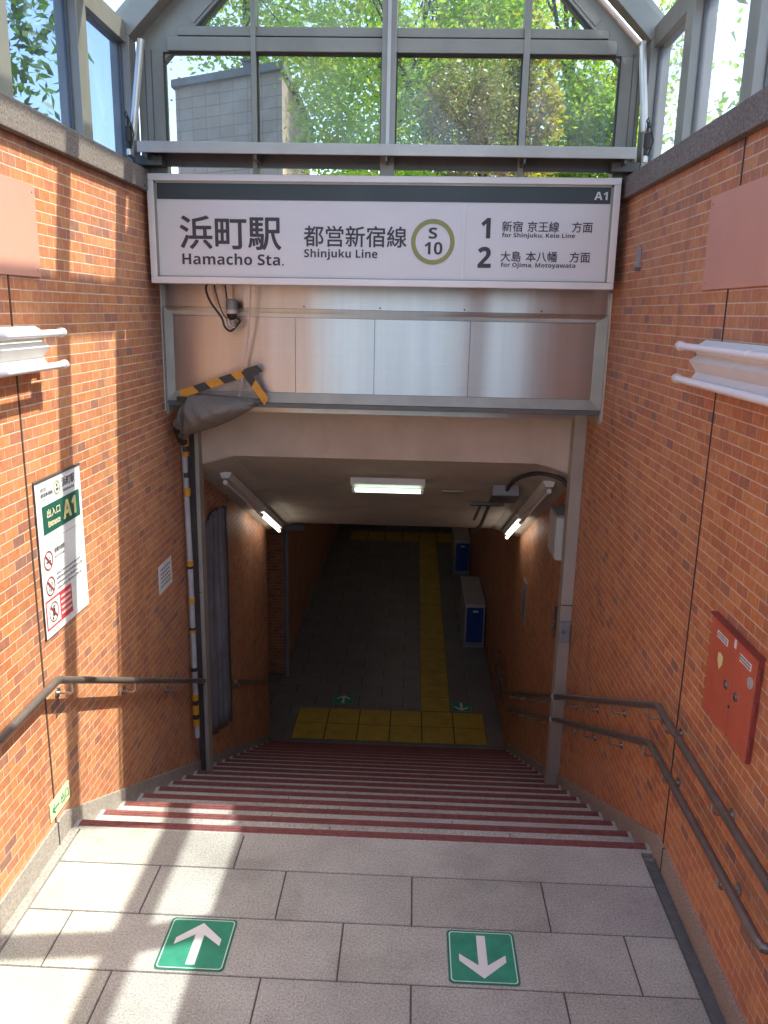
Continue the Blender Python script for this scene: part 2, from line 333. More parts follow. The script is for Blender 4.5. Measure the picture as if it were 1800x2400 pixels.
# ------------------------------------------------------------------ geometry helpers
class MB:
    """collects shapes into one mesh"""
    def __init__(s):
        s.v = []; s.f = []; s.mi = []; s.ms = []
    def slot(s, mat):
        if mat not in s.ms: s.ms.append(mat)
        return s.ms.index(mat)
    def add(s, vs, fs, mat=None):
        k = len(s.v); s.v += [tuple(q) for q in vs]
        i = s.slot(mat) if mat else 0
        for f in fs:
            s.f.append(tuple(x + k for x in f)); s.mi.append(i)
        return s
    def box(s, x0, x1, y0, y1, z0, z1, mat=None):
        vs = [(x0, y0, z0), (x1, y0, z0), (x1, y1, z0), (x0, y1, z0), (x0, y0, z1), (x1, y0, z1), (x1, y1, z1), (x0, y1, z1)]
        return s.add(vs, [(0, 3, 2, 1), (4, 5, 6, 7), (0, 1, 5, 4), (1, 2, 6, 5), (2, 3, 7, 6), (3, 0, 4, 7)], mat)
    def prism(s, poly, axis, a0, a1, mat=None):
        """poly: 2D points; extruded along axis. axis 'y': poly=(x,z); 'x': poly=(y,z); 'z': poly=(x,y)"""
        n = len(poly)
        def P(p, a):
            return {'y': (p[0], a, p[1]), 'x': (a, p[0], p[1]), 'z': (p[0], p[1], a)}[axis]
        vs = [P(p, a0) for p in poly] + [P(p, a1) for p in poly]
        fs = [tuple(range(n)), tuple(range(2 * n - 1, n - 1, -1))] + [(i, i + n, (i + 1) % n + n, (i + 1) % n) for i in range(n)]
        return s.add(vs, fs, mat)
    def bar(s, p0, p1, wx, wz, up=(0, 0, 1), mat=None):
        """rectangular bar from p0 to p1; wx = width along side, wz = along up"""
        a = Vector(p0); b = Vector(p1); d = (b - a).normalized(); upv = Vector(up)
        sd = d.cross(upv).normalized(); u = sd.cross(d).normalized()
        vs = []
        for q in (a, b):
            for i, j in ((-1, -1), (1, -1), (1, 1), (-1, 1)):
                vs.append(q + sd * (i * wx / 2) + u * (j * wz / 2))
        return s.add(vs, [(0, 1, 2, 3), (7, 6, 5, 4), (0, 4, 5, 1), (1, 5, 6, 2), (2, 6, 7, 3), (3, 7, 4, 0)], mat)
    def tube(s, path, r, seg=12, mat=None, caps=True):
        pts = [Vector(p) for p in path]; n = len(pts)
        rs = r if isinstance(r, (list, tuple)) else [r] * n
        t0 = (pts[1] - pts[0]).normalized()
        ref = Vector((0, 0, 1)) if abs(t0.z) < 0.9 else Vector((1, 0, 0))
        u = t0.cross(ref).normalized(); k = len(s.v); vs = []
        for i, p in enumerate(pts):
            if i == 0: t = t0
            elif i == n - 1: t = (pts[-1] - pts[-2]).normalized()
            else: t = ((pts[i] - pts[i - 1]).normalized() + (pts[i + 1] - pts[i]).normalized()).normalized()
            u = (u - t * u.dot(t)).normalized(); v = t.cross(u)
            for j in range(seg):
                a = 2 * math.pi * j / seg
                vs.append(p + (u * math.cos(a) + v * math.sin(a)) * rs[i])
        fs = []
        for i in range(n - 1):
            for j in range(seg):
                fs.append((i * seg + j, i * seg + (j + 1) % seg, (i + 1) * seg + (j + 1) % seg, (i + 1) * seg + j))
        if caps:
            fs.append(tuple(range(seg - 1, -1, -1))); fs.append(tuple((n - 1) * seg + j for j in range(seg)))
        return s.add(vs, fs, mat)
    def build(s, name, mat, parent=None, smooth=False, bevel=0.0):
        me = bpy.data.meshes.new(name); me.from_pydata(s.v, [], s.f)
        mats = s.ms if s.ms else [mat]
        for q in mats: me.materials.append(M[q])
        if s.ms: me.polygons.foreach_set('material_index', s.mi)
        me.validate(); me.update()
        bm = bmesh.new(); bm.from_mesh(me); bmesh.ops.recalc_face_normals(bm, faces=bm.faces); bm.to_mesh(me); bm.free()
        if smooth:
            me.polygons.foreach_set('use_smooth', [True] * len(me.polygons))
            try: me.set_sharp_from_angle(angle=rad(40))
            except Exception: pass
        o = bpy.data.objects.new(name, me); COL.objects.link(o)
        if parent: attach(o, parent)
        if bevel:
            bv = o.modifiers.new('bevel', 'BEVEL'); bv.width = bevel; bv.segments = 2; bv.limit_method = 'ANGLE'; bv.angle_limit = rad(40)
        return o

def attach(o, parent):
    o.parent = parent; o.matrix_parent_inverse = WM(parent).inverted()
def WM(o):
    mm = Matrix.LocRotScale(o.location, o.rotation_euler, o.scale)
    return WM(o.parent) @ o.matrix_parent_inverse @ mm if o.parent else mm
def tag(o, label=None, cat=None, group=None, kind=None):
    if label: o['label'] = label
    if cat: o['category'] = cat
    if group: o['group'] = group
    if kind: o['kind'] = kind
    return o
def thing(name, loc, label, cat, group=None):
    o = bpy.data.objects.new(name, None); COL.objects.link(o); o.location = loc; o.empty_display_size = 0.1
    return tag(o, label, cat, group)
def copy_tree(o, parent=None):
    c = o.copy(); COL.objects.link(c)
    if parent: c.parent = parent
    for ch in list(o.children): copy_tree(ch, c)
    return c

def sans(body, bold=True):
    """latin letters and digits as the plain sans forms"""
    o = ''
    for ch in body:
        if 'A' <= ch <= 'Z': o += chr((0x1D5D4 if bold else 0x1D5A0) + ord(ch) - 65)
        elif 'a' <= ch <= 'z': o += chr((0x1D5EE if bold else 0x1D5BA) + ord(ch) - 97)
        elif '0' <= ch <= '9': o += chr((0x1D7EC if bold else 0x1D7E2) + ord(ch) - 48)
        else: o += ch
    return o
def text_verts(body, offset=0.0):
    body = sans(body)
    c = bpy.data.curves.new('lettering', 'FONT'); c.body = body; c.size = 1; c.resolution_u = 5
    o = bpy.data.objects.new('lettering', c); COL.objects.link(o)
    bpy.context.view_layer.update()
    dg = bpy.context.evaluated_depsgraph_get()
    me = bpy.data.meshes.new_from_object(o.evaluated_get(dg))
    vs = np.array([v.co[:] for v in me.vertices]); fs = [tuple(p.vertices) for p in me.polygons]
    bpy.data.objects.remove(o); bpy.data.curves.remove(c); bpy.data.meshes.remove(me)
    if offset:
        V = []; Fs = []
        for k in range(6):
            a = math.pi * k / 3; V.append(vs + np.array([math.cos(a) * offset, math.sin(a) * offset, -0.004 * k])); Fs += [tuple(i + k * len(vs) for i in f) for f in fs]
        vs = np.concatenate(V); fs = Fs
    return vs, fs
def lettering(body, org, du, dv, nrm, u0, u1, v0, v1, mat, parent, offset=0.0, lift=0.0012, keep=False):
    """text fitted to the box u0..u1, v0..v1 on the plane org + u*du + v*dv"""
    vs, fs = text_verts(body, offset)
    lo = vs.min(0); hi = vs.max(0)
    su = (u1 - u0) / (hi[0] - lo[0]); sv = (v1 - v0) / (hi[1] - lo[1])
    if keep: su = sv
    org, du, dv, nrm = Vector(org), Vector(du), Vector(dv), Vector(nrm)
    b = MB(); P = [org + du * (u0 + (q[0] - lo[0]) * su) + dv * (v0 + (q[1] - lo[1]) * sv) + nrm * (lift + q[2] * 0.01) for q in vs]
    b.add(P, fs)
    me = bpy.data.meshes.new('lettering'); me.from_pydata([tuple(q) for q in P], [], fs); me.materials.append(M[mat]); me.update()
    o = bpy.data.objects.new('lettering', me); COL.objects.link(o); attach(o, parent)
    return o

# ------------------------------------------------------------------ key dimensions (metres)
XL, XR, XC = -1.64, 1.29, -0.175
Y0 = 3.603; TR, RI, NS = 0.305, 0.147, 18          # first nosing, tread, riser, count
ZB = -RI * NS                                       # lower floor
YB = Y0 + TR * (NS - 1)                             # last nosing
GZ = 0.95                                           # street level

# ------------------------------------------------------------------ ground outside (one sheet with the opening)
g = MB()
R_ = 400
def quad(b, x0, x1, y0, y1, z, mat=None):
    b.add([(x0, y0, z), (x1, y0, z), (x1, y1, z), (x0, y1, z)], [(0, 1, 2, 3)], mat)
quad(g, -R_, -1.88, -R_, R_, GZ); quad(g, 1.53, R_, -R_, R_, GZ); quad(g, -1.88, 1.53, -R_, -0.05, GZ); quad(g, -1.88, 1.53, 11.5, R_, GZ)
tag(g.build('street_ground', 'asphalt'), kind='structure')

# ------------------------------------------------------------------ landing floor
def tiled(name, rows, x0, x1, mat, z, gap=0.006, kind='structure', th=0.004):
    """rows: list of (y0,y1,[joint xs])"""
    bm = bmesh.new(); lay = bm.loops.layers.float_color.new('tone')
    for (ya, yb, js) in rows:
        xs = [x0] + sorted(js) + [x1]
        for a, b_ in zip(xs[:-1], xs[1:]):
            t = random.uniform(0.90, 1.06); tt = (t, t * random.uniform(0.985, 1.01), t * random.uniform(0.96, 1.01), 1)
            X0, X1, Y0_, Y1_ = a + gap / 2, b_ - gap / 2, ya + gap / 2, yb - gap / 2
            c = 0.002
            vs = [bm.verts.new(q) for q in ((X0, Y0_, z - th), (X1, Y0_, z - th), (X1, Y1_, z - th), (X0, Y1_, z - th),
                                            (X0 + c, Y0_ + c, z), (X1 - c, Y0_ + c, z), (X1 - c, Y1_ - c, z), (X0 + c, Y1_ - c, z))]
            for f in ((4, 5, 6, 7), (0, 1, 5, 4), (1, 2, 6, 5), (2, 3, 7, 6), (3, 0, 4, 7)):
                fc = bm.faces.new([vs[i] for i in f]); fc.material_index = 0
                for lp in fc.loops: lp[lay] = tt
    ya = rows[0][0]; yb = rows[-1][1]
    vs = [bm.verts.new(q) for q in ((x0, min(ya, yb), z - th + 0.0005), (x1, min(ya, yb), z - th + 0.0005), (x1, max(ya, yb), z - th + 0.0005), (x0, max(ya, yb), z - th + 0.0005))]
    fc = bm.faces.new(vs); fc.material_index = 1
    for lp in fc.loops: lp[lay] = (1, 1, 1, 1)
    me = bpy.data.meshes.new(name); bm.to_mesh(me); bm.free(); me.materials.append(M[mat]); me.materials.append(M['joint'])
    o = bpy.data.objects.new(name, me); COL.objects.link(o); tag(o, kind=kind)
    return o
rows = [(3.281, 3.545, [-0.75]), (2.966, 3.281, [-1.0955, -0.498, 0.0942, 0.694]), (2.651, 2.966, [-1.387, -0.1995, 1.0]),
        (2.336, 2.651, [-1.097, -0.50, 0.0943, 0.692]), (2.021, 2.336, [-1.39, -0.2, 0.40, 1.0]), (1.706, 2.021, [-1.1, -0.5, 0.094, 0.69]), (1.30, 1.706, [-0.8, -0.2, 0.4])]
rows = rows[::-1]
tiled('landing_floor', rows, -1.585, 1.225, 'granite_floor', 0.0)
b = MB(); b.box(-1.70, 1.40, 0.9, 3.50, -0.25, -0.008)
tag(b.build('landing_base', 'conc'), kind='structure')
b = MB(); b.box(-1.632, -1.588, 1.3, 3.53, -0.006, 0.004); tag(b.build('floor_edging', 'granite_plinth', bevel=0.002), kind='structure')
b = MB(); b.box(1.278, 1.289, 1.3, 3.50, -0.006, 0.001); tag(b.build('floor_edging', 'granite_plinth'), kind='structure')
t = thing('drain_channel', (1.25, 2.4, 0), 'narrow dark grey drain strip along the foot of the right brick wall', 'drain')
b = MB(); b.box(1.228, 1.276, 1.3, 3.478, -0.006, 0.0025); b.build('channel', 'gutter', t, bevel=0.002)
b = MB(); b.box(1.236, 1.268, 3.462, 3.486, 0.0, 0.006); b.build('end_cap', 'alu', t, bevel=0.002)
# steps climbing to the street behind the camera
b = MB()
for k in range(6):
    b.box(-1.63, 1.28, -0.05, 1.30 - 0.225 * k, 0.16 * k - (0.2 if k == 0 else 0.0), 0.16 * (k + 1) - 0.002)
tag(b.build('entry_steps', 'granite_step'), kind='structure')

# ------------------------------------------------------------------ stairs down with red nosings
stairs = MB(); prof = [(3.55, -0.0008)]
poly = [(3.53, -0.001)]
y, z = Y0, -0.001
for k in range(NS):
    poly.append((Y0 + TR * k, -RI * k - 0.001))
    poly.append((Y0 + TR * k, -RI * (k + 1) - 0.001))
poly += [(YB, ZB - 0.35), (3.53, -0.8)]
stairs.prism(poly, 'x', -1.655, 1.30)
st = stairs.build('stairs', 'granite_step'); tag(st, kind='structure')
for k in range(NS):
    b = MB(); yy = Y0 + TR * k; zz = -RI * k
    b.prism([(yy - 0.048, zz - 0.0005), (yy + 0.003, zz - 0.0005), (yy + 0.003, zz - 0.010), (yy - 0.001, zz - 0.010), (yy - 0.001, zz - 0.004), (yy - 0.048, zz - 0.004)][::-1], 'x', XL + 0.035, XR - 0.03)
    for q in range(2):                                     # ribs
        b.box(XL + 0.035, XR - 0.03, yy - 0.037 + q * 0.017, yy - 0.031 + q * 0.017, zz - 0.0006, zz + 0.0012)
    b.build('nosing_strip', 'nosing', st)
    # stone joints in the tread
    b = MB()
    for jx in ([-0.72, 0.33] if k % 2 == 0 else [-0.35, 0.62]):
        b.box(jx - 0.002, jx + 0.002, yy - TR + 0.004, yy - 0.06, zz - 0.004, zz + 0.0003)
    if k: b.build('tread_joint', 'joint', st)

# ------------------------------------------------------------------ brick walls
def side_wall(sgn, label):
    X = XL if sgn < 0 else XR
    t = thing('brick_wall', (X, 3, 0), label, 'wall')
    yend = 9.05 if sgn < 0 else 21.0
    b = MB(); b.box(min(X, X + sgn * 0.25), max(X, X + sgn * 0.25), -1.5, yend, -3.0, 3.245)
    b.build('brick_face', 'brick', t)
    a = X - sgn * 0.04; c = X + sgn * 0.30
    b = MB(); b.box(min(a, c), max(a, c), -1.5, 5.43, 3.247, 3.367); b.build('coping', 'granite_dark', t, bevel=0.004)
    # plinth: level along the landing, raking down beside the stairs
    b = MB(); k = RI / TR
    zt = 0.128
    pts = [(-1.5, zt), (3.49, zt), (YB + 0.2, zt - (YB + 0.2 - 3.49) * k), (YB + 0.2, ZB - 0.3), (3.40, -0.7), (-1.5, -0.2)]
    xa, xb = X - sgn * 0.011, X + sgn * 0.02
    b.prism(pts, 'x', min(xa, xb), max(xa, xb)); b.build('plinth', 'granite_plinth', t, bevel=0.003)
    b = MB()
    for jy, z0, z1 in ((3.395 if sgn < 0 else 3.43, 0.128, 3.247), ):
        xa, xb = X - sgn * 0.0025, X + sgn * 0.01
        b.box(min(xa, xb), max(xa, xb), jy - 0.006, jy + 0.006, z0, z1)
    b.build('expansion_joint', 'sealant', t)
    b = MB(); xa, xb = X - sgn * 0.0135, X + sgn * 0.01
    b.box(min(xa, xb), max(xa, xb), 3.389, 3.397, -0.02, 0.1285)
    for jy in (4.6, 5.2): pass
    b.build('plinth_joint', 'sealant', t)
    return t
side_wall(-1, 'left orange brick side wall, striped by sunlight, dark granite coping on top')
side_wall(1, 'right orange brick side wall in shade, two handrails fixed along it')

# ------------------------------------------------------------------ lower passage
rows = []
yy = YB + 0.002; i = 0
while yy < 21.0:
    rows.append((yy, yy + 0.31, [(-3.0 + 0.6 * q + 0.3 * (i % 2)) for q in range(8) if -3.2 < -3.0 + 0.6 * q + 0.3 * (i % 2) < 1.2])); yy += 0.31; i += 1
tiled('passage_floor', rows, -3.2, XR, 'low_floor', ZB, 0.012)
b = MB(); b.box(-3.4, 1.6, YB - 0.3, 21.3, ZB - 0.4, ZB - 0.008); tag(b.build('passage_base', 'conc'), kind='structure')
t = thing('passage_wall', (-1.75, 15, ZB), 'dark brick wall along the left of the underground passage', 'wall')
b = MB(); b.box(-2.0, -1.75, 11.0, 21.0, ZB - 0.1, 0.3); b.box(-3.3, -1.9, 8.8, 9.05, ZB - 0.1, 0.3); b.box(-3.4, -3.2, 8.8, 11.2, ZB - 0.1, 0.3); b.box(-3.3, -2.0, 11.0, 11.2, ZB - 0.1, 0.3)
b.build('brick_face', 'brick', t)
b = MB(); b.box(-1.75, -1.738, 11.0, 21.0, ZB, ZB + 0.13); b.build('plinth', 'granite_plinth', t)
t = MB().box(-3.3, 1.5, 21.0, 21.2, ZB - 0.1, 0.3).build('dark_end', 'guide_dk'); tag(t, 'added dark wall standing in for the darkness at the far end of the passage', 'wall')  # added dark sheet in place of the unlit space beyond

# ceilings
CS = 0.43
def cz(y): return 1.49 - CS * (y - 6.0)
t = thing('sloping_ceiling', (XC, 7.5, 0.8), 'cream sloping concrete ceiling over the lower stairs, with slanted edges', 'ceiling')
b = MB(); ye = 9.1
b.prism([(6.0, cz(6.0)), (ye, cz(ye)), (21.0, cz(ye)), (21.0, cz(ye) + 0.3), (ye + 0.3, cz(ye) + 0.3), (6.0, cz(6.0) + 0.4)], 'x', -3.4, 1.5)
b.build('slab', 'ceiling', t)
for sgn in (-1, 1):
    xi = -1.30 if sgn < 0 else 0.985; xo = XL if sgn < 0 else XR; dp = 0.10
    vs = [(xi, 6.0, cz(6.0) - 0.002), (xo, 6.0, cz(6.0) - dp), (xo, 6.0, cz(6.0) + 0.02), (xi, ye, cz(ye) - 0.002), (xo, ye, cz(ye) - dp), (xo, ye, cz(ye) + 0.02)]
    b = MB(); b.add(vs, [(0, 1, 2), (5, 4, 3), (0, 3, 4, 1), (1, 4, 5, 2), (2, 5, 3, 0)]); b.build('slanted_edge', 'ceiling', t)
# lintel
t = thing('plaster_lintel', (XC, 6.05, 1.6), 'beige plaster beam under the steel shutter box, above the dark stairway', 'beam')
b = MB(); b.prism([(XL, 1.405), (-1.57, 1.42), (-1.36, 1.488), (0.955, 1.488), (1.20, 1.44), (XR, 1.42), (XR, 1.83), (XL, 1.83)], 'y', 5.995, 6.2); b.build('beam_face', 'plaster', t)
b = MB(); b.box(XL, XR, 5.93, 5.993, 1.832, 2.2); b.build('steel_strip', 'steel_trim', t)

# ------------------------------------------------------------------ shutter housing
t = thing('shutter_housing', (XC, 5.46, 1.95), 'brushed stainless steel shutter box spanning the stairwell below the station sign', 'shutter box')
Yh = 5.46
b = MB(); b.box(XL, XR, Yh, Yh + 0.05, 2.574, 3.36); b.build('upper_band', 'steel', t)
b = MB(); b.box(XL, XR, Yh + 0.052, 6.0, 2.0, 3.355); b.box(XL, XR, Yh + 0.06, 5.76, 1.97, 2.0); b.build('casing', 'guide_dk', t)
xo0, xo1, zo0, zo1 = -1.632, 1.283, 1.955, 2.572; xi0, xi1, zi0, zi1 = -1.576, 1.209, 2.022, 2.517; dpt = 0.012
def trim(a, bq, c, d):
    b = MB(); b.add([a, bq, c, d], [(0, 1, 2, 3)]); return b
O = [(xo0, Yh, zo0), (xo1, Yh, zo0), (xo1, Yh, zo1), (xo0, Yh, zo1)]; I = [(xi0, Yh + dpt, zi0), (xi1, Yh + dpt, zi0), (xi1, Yh + dpt, zi1), (xi0, Yh + dpt, zi1)]
for a in range(4):
    c = (a + 1) % 4
    trim(O[a], O[c], I[c], I[a]).build('bevel_trim', 'steel_trim' if a == 2 else 'alu', t)
seams = [xi0, -0.761, -0.234, 0.395, xi1]
for a, c in zip(seams[:-1], seams[1:]):
    b = MB(); b.box(a + 0.0015, c - 0.0015, Yh + dpt + 0.001, Yh + dpt + 0.02, zi0 + 0.002, zi1 - 0.002); b.build('steel_panel', 'steel', t)
b = MB(); b.box(XL, XR, Yh + 0.045, Yh + 0.05, 1.96, 2.57); b.build('backing', 'black', t)
for x_ in (-1.2, -0.7, -0.2, 0.35, 0.85):
    b = MB(); b.tube([(x_, Yh - 0.004, 2.588), (x_, Yh + 0.002, 2.588)], 0.006, 8); b.build('rivet', 'guide_dk', t)
b = MB(); b.box(XL, XR, Yh + 0.005, Yh + 0.045, 1.920, 1.953); b.build('slot_shade', 'alu_dk', t, bevel=0.003)  # dark strip painted in for the shaded shutter slot below the box
for sgn in (-1, 1):
    X = XL if sgn < 0 else XR
    b = MB(); b.box(min(X, X - sgn * 0.008), max(X, X - sgn * 0.008), Yh - 0.045, Yh - 0.002, 1.885, 2.71); b.build('side_strip', 'alu_lt', t, bevel=0.002)
    b = MB(); b.box(min(X, X - sgn * 0.012), max(X, X - sgn * 0.012), Yh + 0.0, 5.868, 1.862, 1.93); b.build('side_cheek', 'guide', t)
# guides
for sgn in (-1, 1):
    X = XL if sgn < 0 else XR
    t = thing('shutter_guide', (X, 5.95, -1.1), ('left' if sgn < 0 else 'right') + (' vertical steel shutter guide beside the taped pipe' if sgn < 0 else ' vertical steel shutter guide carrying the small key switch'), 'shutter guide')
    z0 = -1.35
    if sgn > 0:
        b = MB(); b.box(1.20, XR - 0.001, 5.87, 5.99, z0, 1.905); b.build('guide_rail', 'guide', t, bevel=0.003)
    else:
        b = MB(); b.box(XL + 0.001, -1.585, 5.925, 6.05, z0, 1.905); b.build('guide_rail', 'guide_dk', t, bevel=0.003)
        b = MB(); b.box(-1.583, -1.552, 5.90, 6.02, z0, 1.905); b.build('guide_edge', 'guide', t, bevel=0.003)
    for zz in (-0.36, 0.42):
        b = MB(); b.box(1.2 if sgn > 0 else -1.6, XR - 0.005 if sgn > 0 else -1.57, (5.866 if sgn > 0 else 5.897), 5.9, zz, zz + 0.006); b.build('guide_joint', 'sealant', t)

# ------------------------------------------------------------------ station sign
SY = 5.15
sg = thing('station_sign', (-0.19, SY, 3.035), 'long white station name sign in an aluminium frame hanging across the stairs', 'sign')
x0, x1, z0, z1 = -1.608, 1.227, 2.716, 3.352
sd = 0.16
b = MB(); fw = 0.040
b.box(x0, x1, SY, SY + sd, z1 - fw, z1); b.box(x0, x1, SY, SY + sd, z0, z0 + fw)
b.box(x0, x0 + fw, SY, SY + sd, z0 + fw, z1 - fw); b.box(x1 - fw, x1, SY, SY + sd, z0 + fw, z1 - fw)
b.build('frame', 'sign_frame', sg, bevel=0.004)
b = MB(); iw = 0.012
for (xa, xb, za, zb) in ((x0 + fw, x1 - fw, z1 - fw - iw, z1 - fw), (x0 + fw, x1 - fw, z0 + fw, z0 + fw + iw * .6), (x0 + fw, x0 + fw + iw, z0 + fw, z1 - fw), (x1 - fw - iw, x1 - fw, z0 + fw, z1 - fw)):
    b.box(xa, xb, SY + 0.010, SY + 0.06, za, zb)
b.build('inner_frame', 'alu', sg)
b = MB(); b.box(x0 + fw, 0.308, SY + 0.02, SY + 0.05, z0 + fw, z1 - fw); b.box(0.311, x1 - fw, SY + 0.02, SY + 0.05, z0 + fw, z1 - fw); b.build('panel', 'sign_white', sg)
b = MB(); b.box(0.303, 0.316, SY + 0.014, SY + 0.0195, z0 + fw + 0.004, 3.205); b.build('divider', 'white', sg)
b = MB(); b.box(-1.552, 1.172, SY + 0.0165, SY + 0.0195, 3.209, 3.302); b.build('dark_stripe', 'sign_dark', sg)
b = MB(); b.box(x0 + 0.06, x1 - 0.06, SY + sd, SY + 0.312, 2.76, 3.30); b.build('sign_back', 'alu_dk', sg)
def stext(body, u0, u1, v0, v1, off, mat='ink', lift=0.0):
    lettering(body, (0, SY + 0.019 - lift, 0), (1, 0, 0), (0, 0, 1), (0, -1, 0), u0, u1, v0, v1, mat, sg, off)
stext('浜町駅', -1.422, -0.798, 2.921, 3.117, 0.017)
stext('Hamacho Sta.', -1.413, -0.785, 2.831, 2.899, 0.0)
stext('都営新宿線', -0.661, -0.034, 2.945, 3.068, 0.012)
stext('Shinjuku Line', -0.659, -0.210, 2.868, 2.932, 0.0)
stext('S', 0.099, 0.150, 3.000, 3.064, 0.0)
stext('10', 0.076, 0.184, 2.908, 2.981, 0.0)
stext('1', 0.414, 0.470, 3.006, 3.122, 0.012)
stext('2', 0.400, 0.481, 2.835, 2.957, 0.012)
stext('新宿', 0.538, 0.662, 3.045, 3.106, 0.012)
stext('京王線', 0.691, 0.880, 3.045, 3.106, 0.012)
stext('方面', 0.956, 1.079, 3.045, 3.106, 0.012)
stext('for Shinjuku, Keio Line', 0.540, 0.978, 3.006, 3.040, 0.0)
stext('大島', 0.538, 0.660, 2.873, 2.934, 0.012)
stext('本八幡', 0.690, 0.880, 2.873, 2.934, 0.012)
stext('方面', 0.954, 1.077, 2.873, 2.934, 0.012)
stext('for Ojima, Motoyawata', 0.541, 0.992, 2.834, 2.868, 0.0)
stext('A1', 1.075, 1.153, 3.230, 3.275, 0.0, 'sign_white', 0.004)
b = MB(); cx, czr, ro, ri_ = 0.125, 2.981, 0.132, 0.105
n = 64; vs = []; fs = []
for i in range(n):
    a = 2 * math.pi * i / n
    vs += [(cx + ro * math.cos(a), SY + 0.0178, czr + ro * math.sin(a)), (cx + ri_ * math.cos(a), SY + 0.0178, czr + ri_ * math.sin(a))]
for i in range(n):
    j = (i + 1) % n; fs.append((2 * i, 2 * i + 1, 2 * j + 1, 2 * j))
b.add(vs, fs); b.build('line_symbol_ring', 'lime_ring', sg)
sg.rotation_euler = (0, -0.0042, 0)

# ------------------------------------------------------------------ glass canopy
cn = thing('glass_canopy', (XC, 3, 3.37), 'grey aluminium framed glass canopy over the station stairs', 'canopy')
PW = 0.125                                           # frame width along Y
Yfr = [5.225, 4.465, 3.60, 2.74, 1.88, 1.02, 0.16, -0.70]
exl, exr, ze = -1.735, 1.385, 4.11                   # post centre lines, eave height
tl, tr_, zt = -0.43, 0.08, 5.40                      # flat top
for i, yf in enumerate(Yfr):
    b = MB(); y0, y1 = yf - PW / 2, yf + PW / 2
    wd = 0.115
    # mitred profile: outer and inner polygons of the arch
    outer = [(exl - wd / 2, 3.38), (exl - wd / 2, ze + 0.06), (tl - 0.04, zt + 0.09), (tr_ + 0.04, zt + 0.09), (exr + wd / 2, ze + 0.06), (exr + wd / 2, 3.38)]
    inner = [(exl + wd / 2, 3.38), (exl + wd / 2, ze - 0.02), (tl + 0.04, zt - 0.06), (tr_ - 0.04, zt - 0.06), (exr - wd / 2, ze - 0.02), (exr - wd / 2, 3.38)]
    for k in range(5):
        quad2 = [outer[k], outer[k + 1], inner[k + 1], inner[k]]
        b.prism(quad2, 'y', y0, y1)
    b.build('arch_frame', 'alu', cn, bevel=0.004)
ya, yb = Yfr[-1], Yfr[0]
def longbeam(nm, x0, x1, z0, z1, mat='alu'):
    for y_a, y_b in zip(Yfr[1:], Yfr[:-1]):
        b = MB(); b.box(x0, x1, y_a + PW / 2 + 0.001, y_b - PW / 2 - 0.001, z0, z1); b.build(nm, mat, cn)
longbeam('eave_beam', 1.345, 1.43, 4.055, 4.165); longbeam('eave_beam', -1.78, -1.695, 4.055, 4.165)
longbeam('ridge_beam', 0.02, 0.135, 5.345, 5.455); longbeam('ridge_beam', -0.48, -0.385, 5.345, 5.455)
longbeam('sill_frame', 1.335, 1.43, 3.368, 3.412); longbeam('sill_frame', -1.78, -1.685, 3.368, 3.412)
longbeam('sill_bead', 1.325, 1.334, 3.368, 3.385, 'alu_dk'); longbeam('sill_bead', -1.684, -1.675, 3.368, 3.385, 'alu_dk')
for y_a, y_b in zip(Yfr[1:], Yfr[:-1]):
    p, q = y_a + PW / 2 + 0.002, y_b - PW / 2 - 0.002
    for X, sgn in ((-1.735, -1), (1.385, 1)):
        # slim upright glazing bars against the posts
        for p_ in (p, q - 0.009):
            b = MB(); b.box(X - 0.012, X + 0.012, p_, p_ + 0.009, 3.413, 4.054); b.build('glazing_bar', 'alu_dk', cn)
        b = MB(); b.box(X - 0.003, X + 0.003, p + 0.0095, q - 0.0095, 3.413, 4.054); b.build('glass_pane', 'glass_side' if sgn < 0 else 'glass_dusty', cn)
    for (xa, za, xb, zb) in ((1.40, 4.17, 0.10, 5.44), (-1.75, 4.17, -0.46, 5.44), (-0.384, 5.42, 0.019, 5.42)):
        b = MB(); d = 0.003
        vs = [(xa, p, za - d), (xb, p, zb - d), (xb, q, zb - d), (xa, q, za - d), (xa, p, za + d), (xb, p, zb + d), (xb, q, zb + d), (xa, q, za + d)]
        b.add(vs, [(0, 1, 2, 3), (4, 7, 6, 5), (0, 4, 5, 1), (1, 5, 6, 2), (2, 6, 7, 3), (3, 7, 4, 0)]); b.build('glass_pane', 'glass', cn)
# end wall
EY = 5.30
gl, gr = -1.513, 1.192
for xa, xb in ((-1.672, gl), (gr, 1.322)):
    b = MB(); b.box(xa, xb, EY - 0.02, EY + 0.06, 3.36, 4.04); b.build('window_jamb', 'alu', cn, bevel=0.003)
b = MB(); b.prism([(-1.672, 4.041), (gl, 4.041), (gl, 3.990), (-1.465, 4.041), (-1.36, 4.041), (-1.302, 4.178), (-0.50, 4.964), (-0.50, 5.32), (-0.60, 5.30), (-1.672, 4.24)], 'y', EY - 0.012, EY + 0.06); b.build('raking_frame', 'alu', cn)
b = MB(); b.prism([(1.322, 4.041), (gr, 4.041), (gr, 4.0), (1.15, 4.041), (1.04, 4.041), (1.006, 4.178), (0.15, 5.017), (0.15, 5.32), (0.25, 5.30), (1.322, 4.24)][::-1], 'y', EY - 0.012, EY + 0.06); b.build('raking_frame', 'alu', cn)
b = MB(); b.box(-1.48, 1.16, EY - 0.045, EY + 0.06, 4.042, 4.118); b.build('transom', 'alu', cn, bevel=0.003)
b = MB(); b.box(-1.42, 1.11, EY - 0.030, EY + 0.06, 4.128, 4.178); b.build('transom', 'alu', cn, bevel=0.003)
b = MB(); b.box(-1.44, 1.13, EY + 0.0, EY + 0.05, 4.1185, 4.1275); b.build('transom_gap', 'alu_dk', cn)
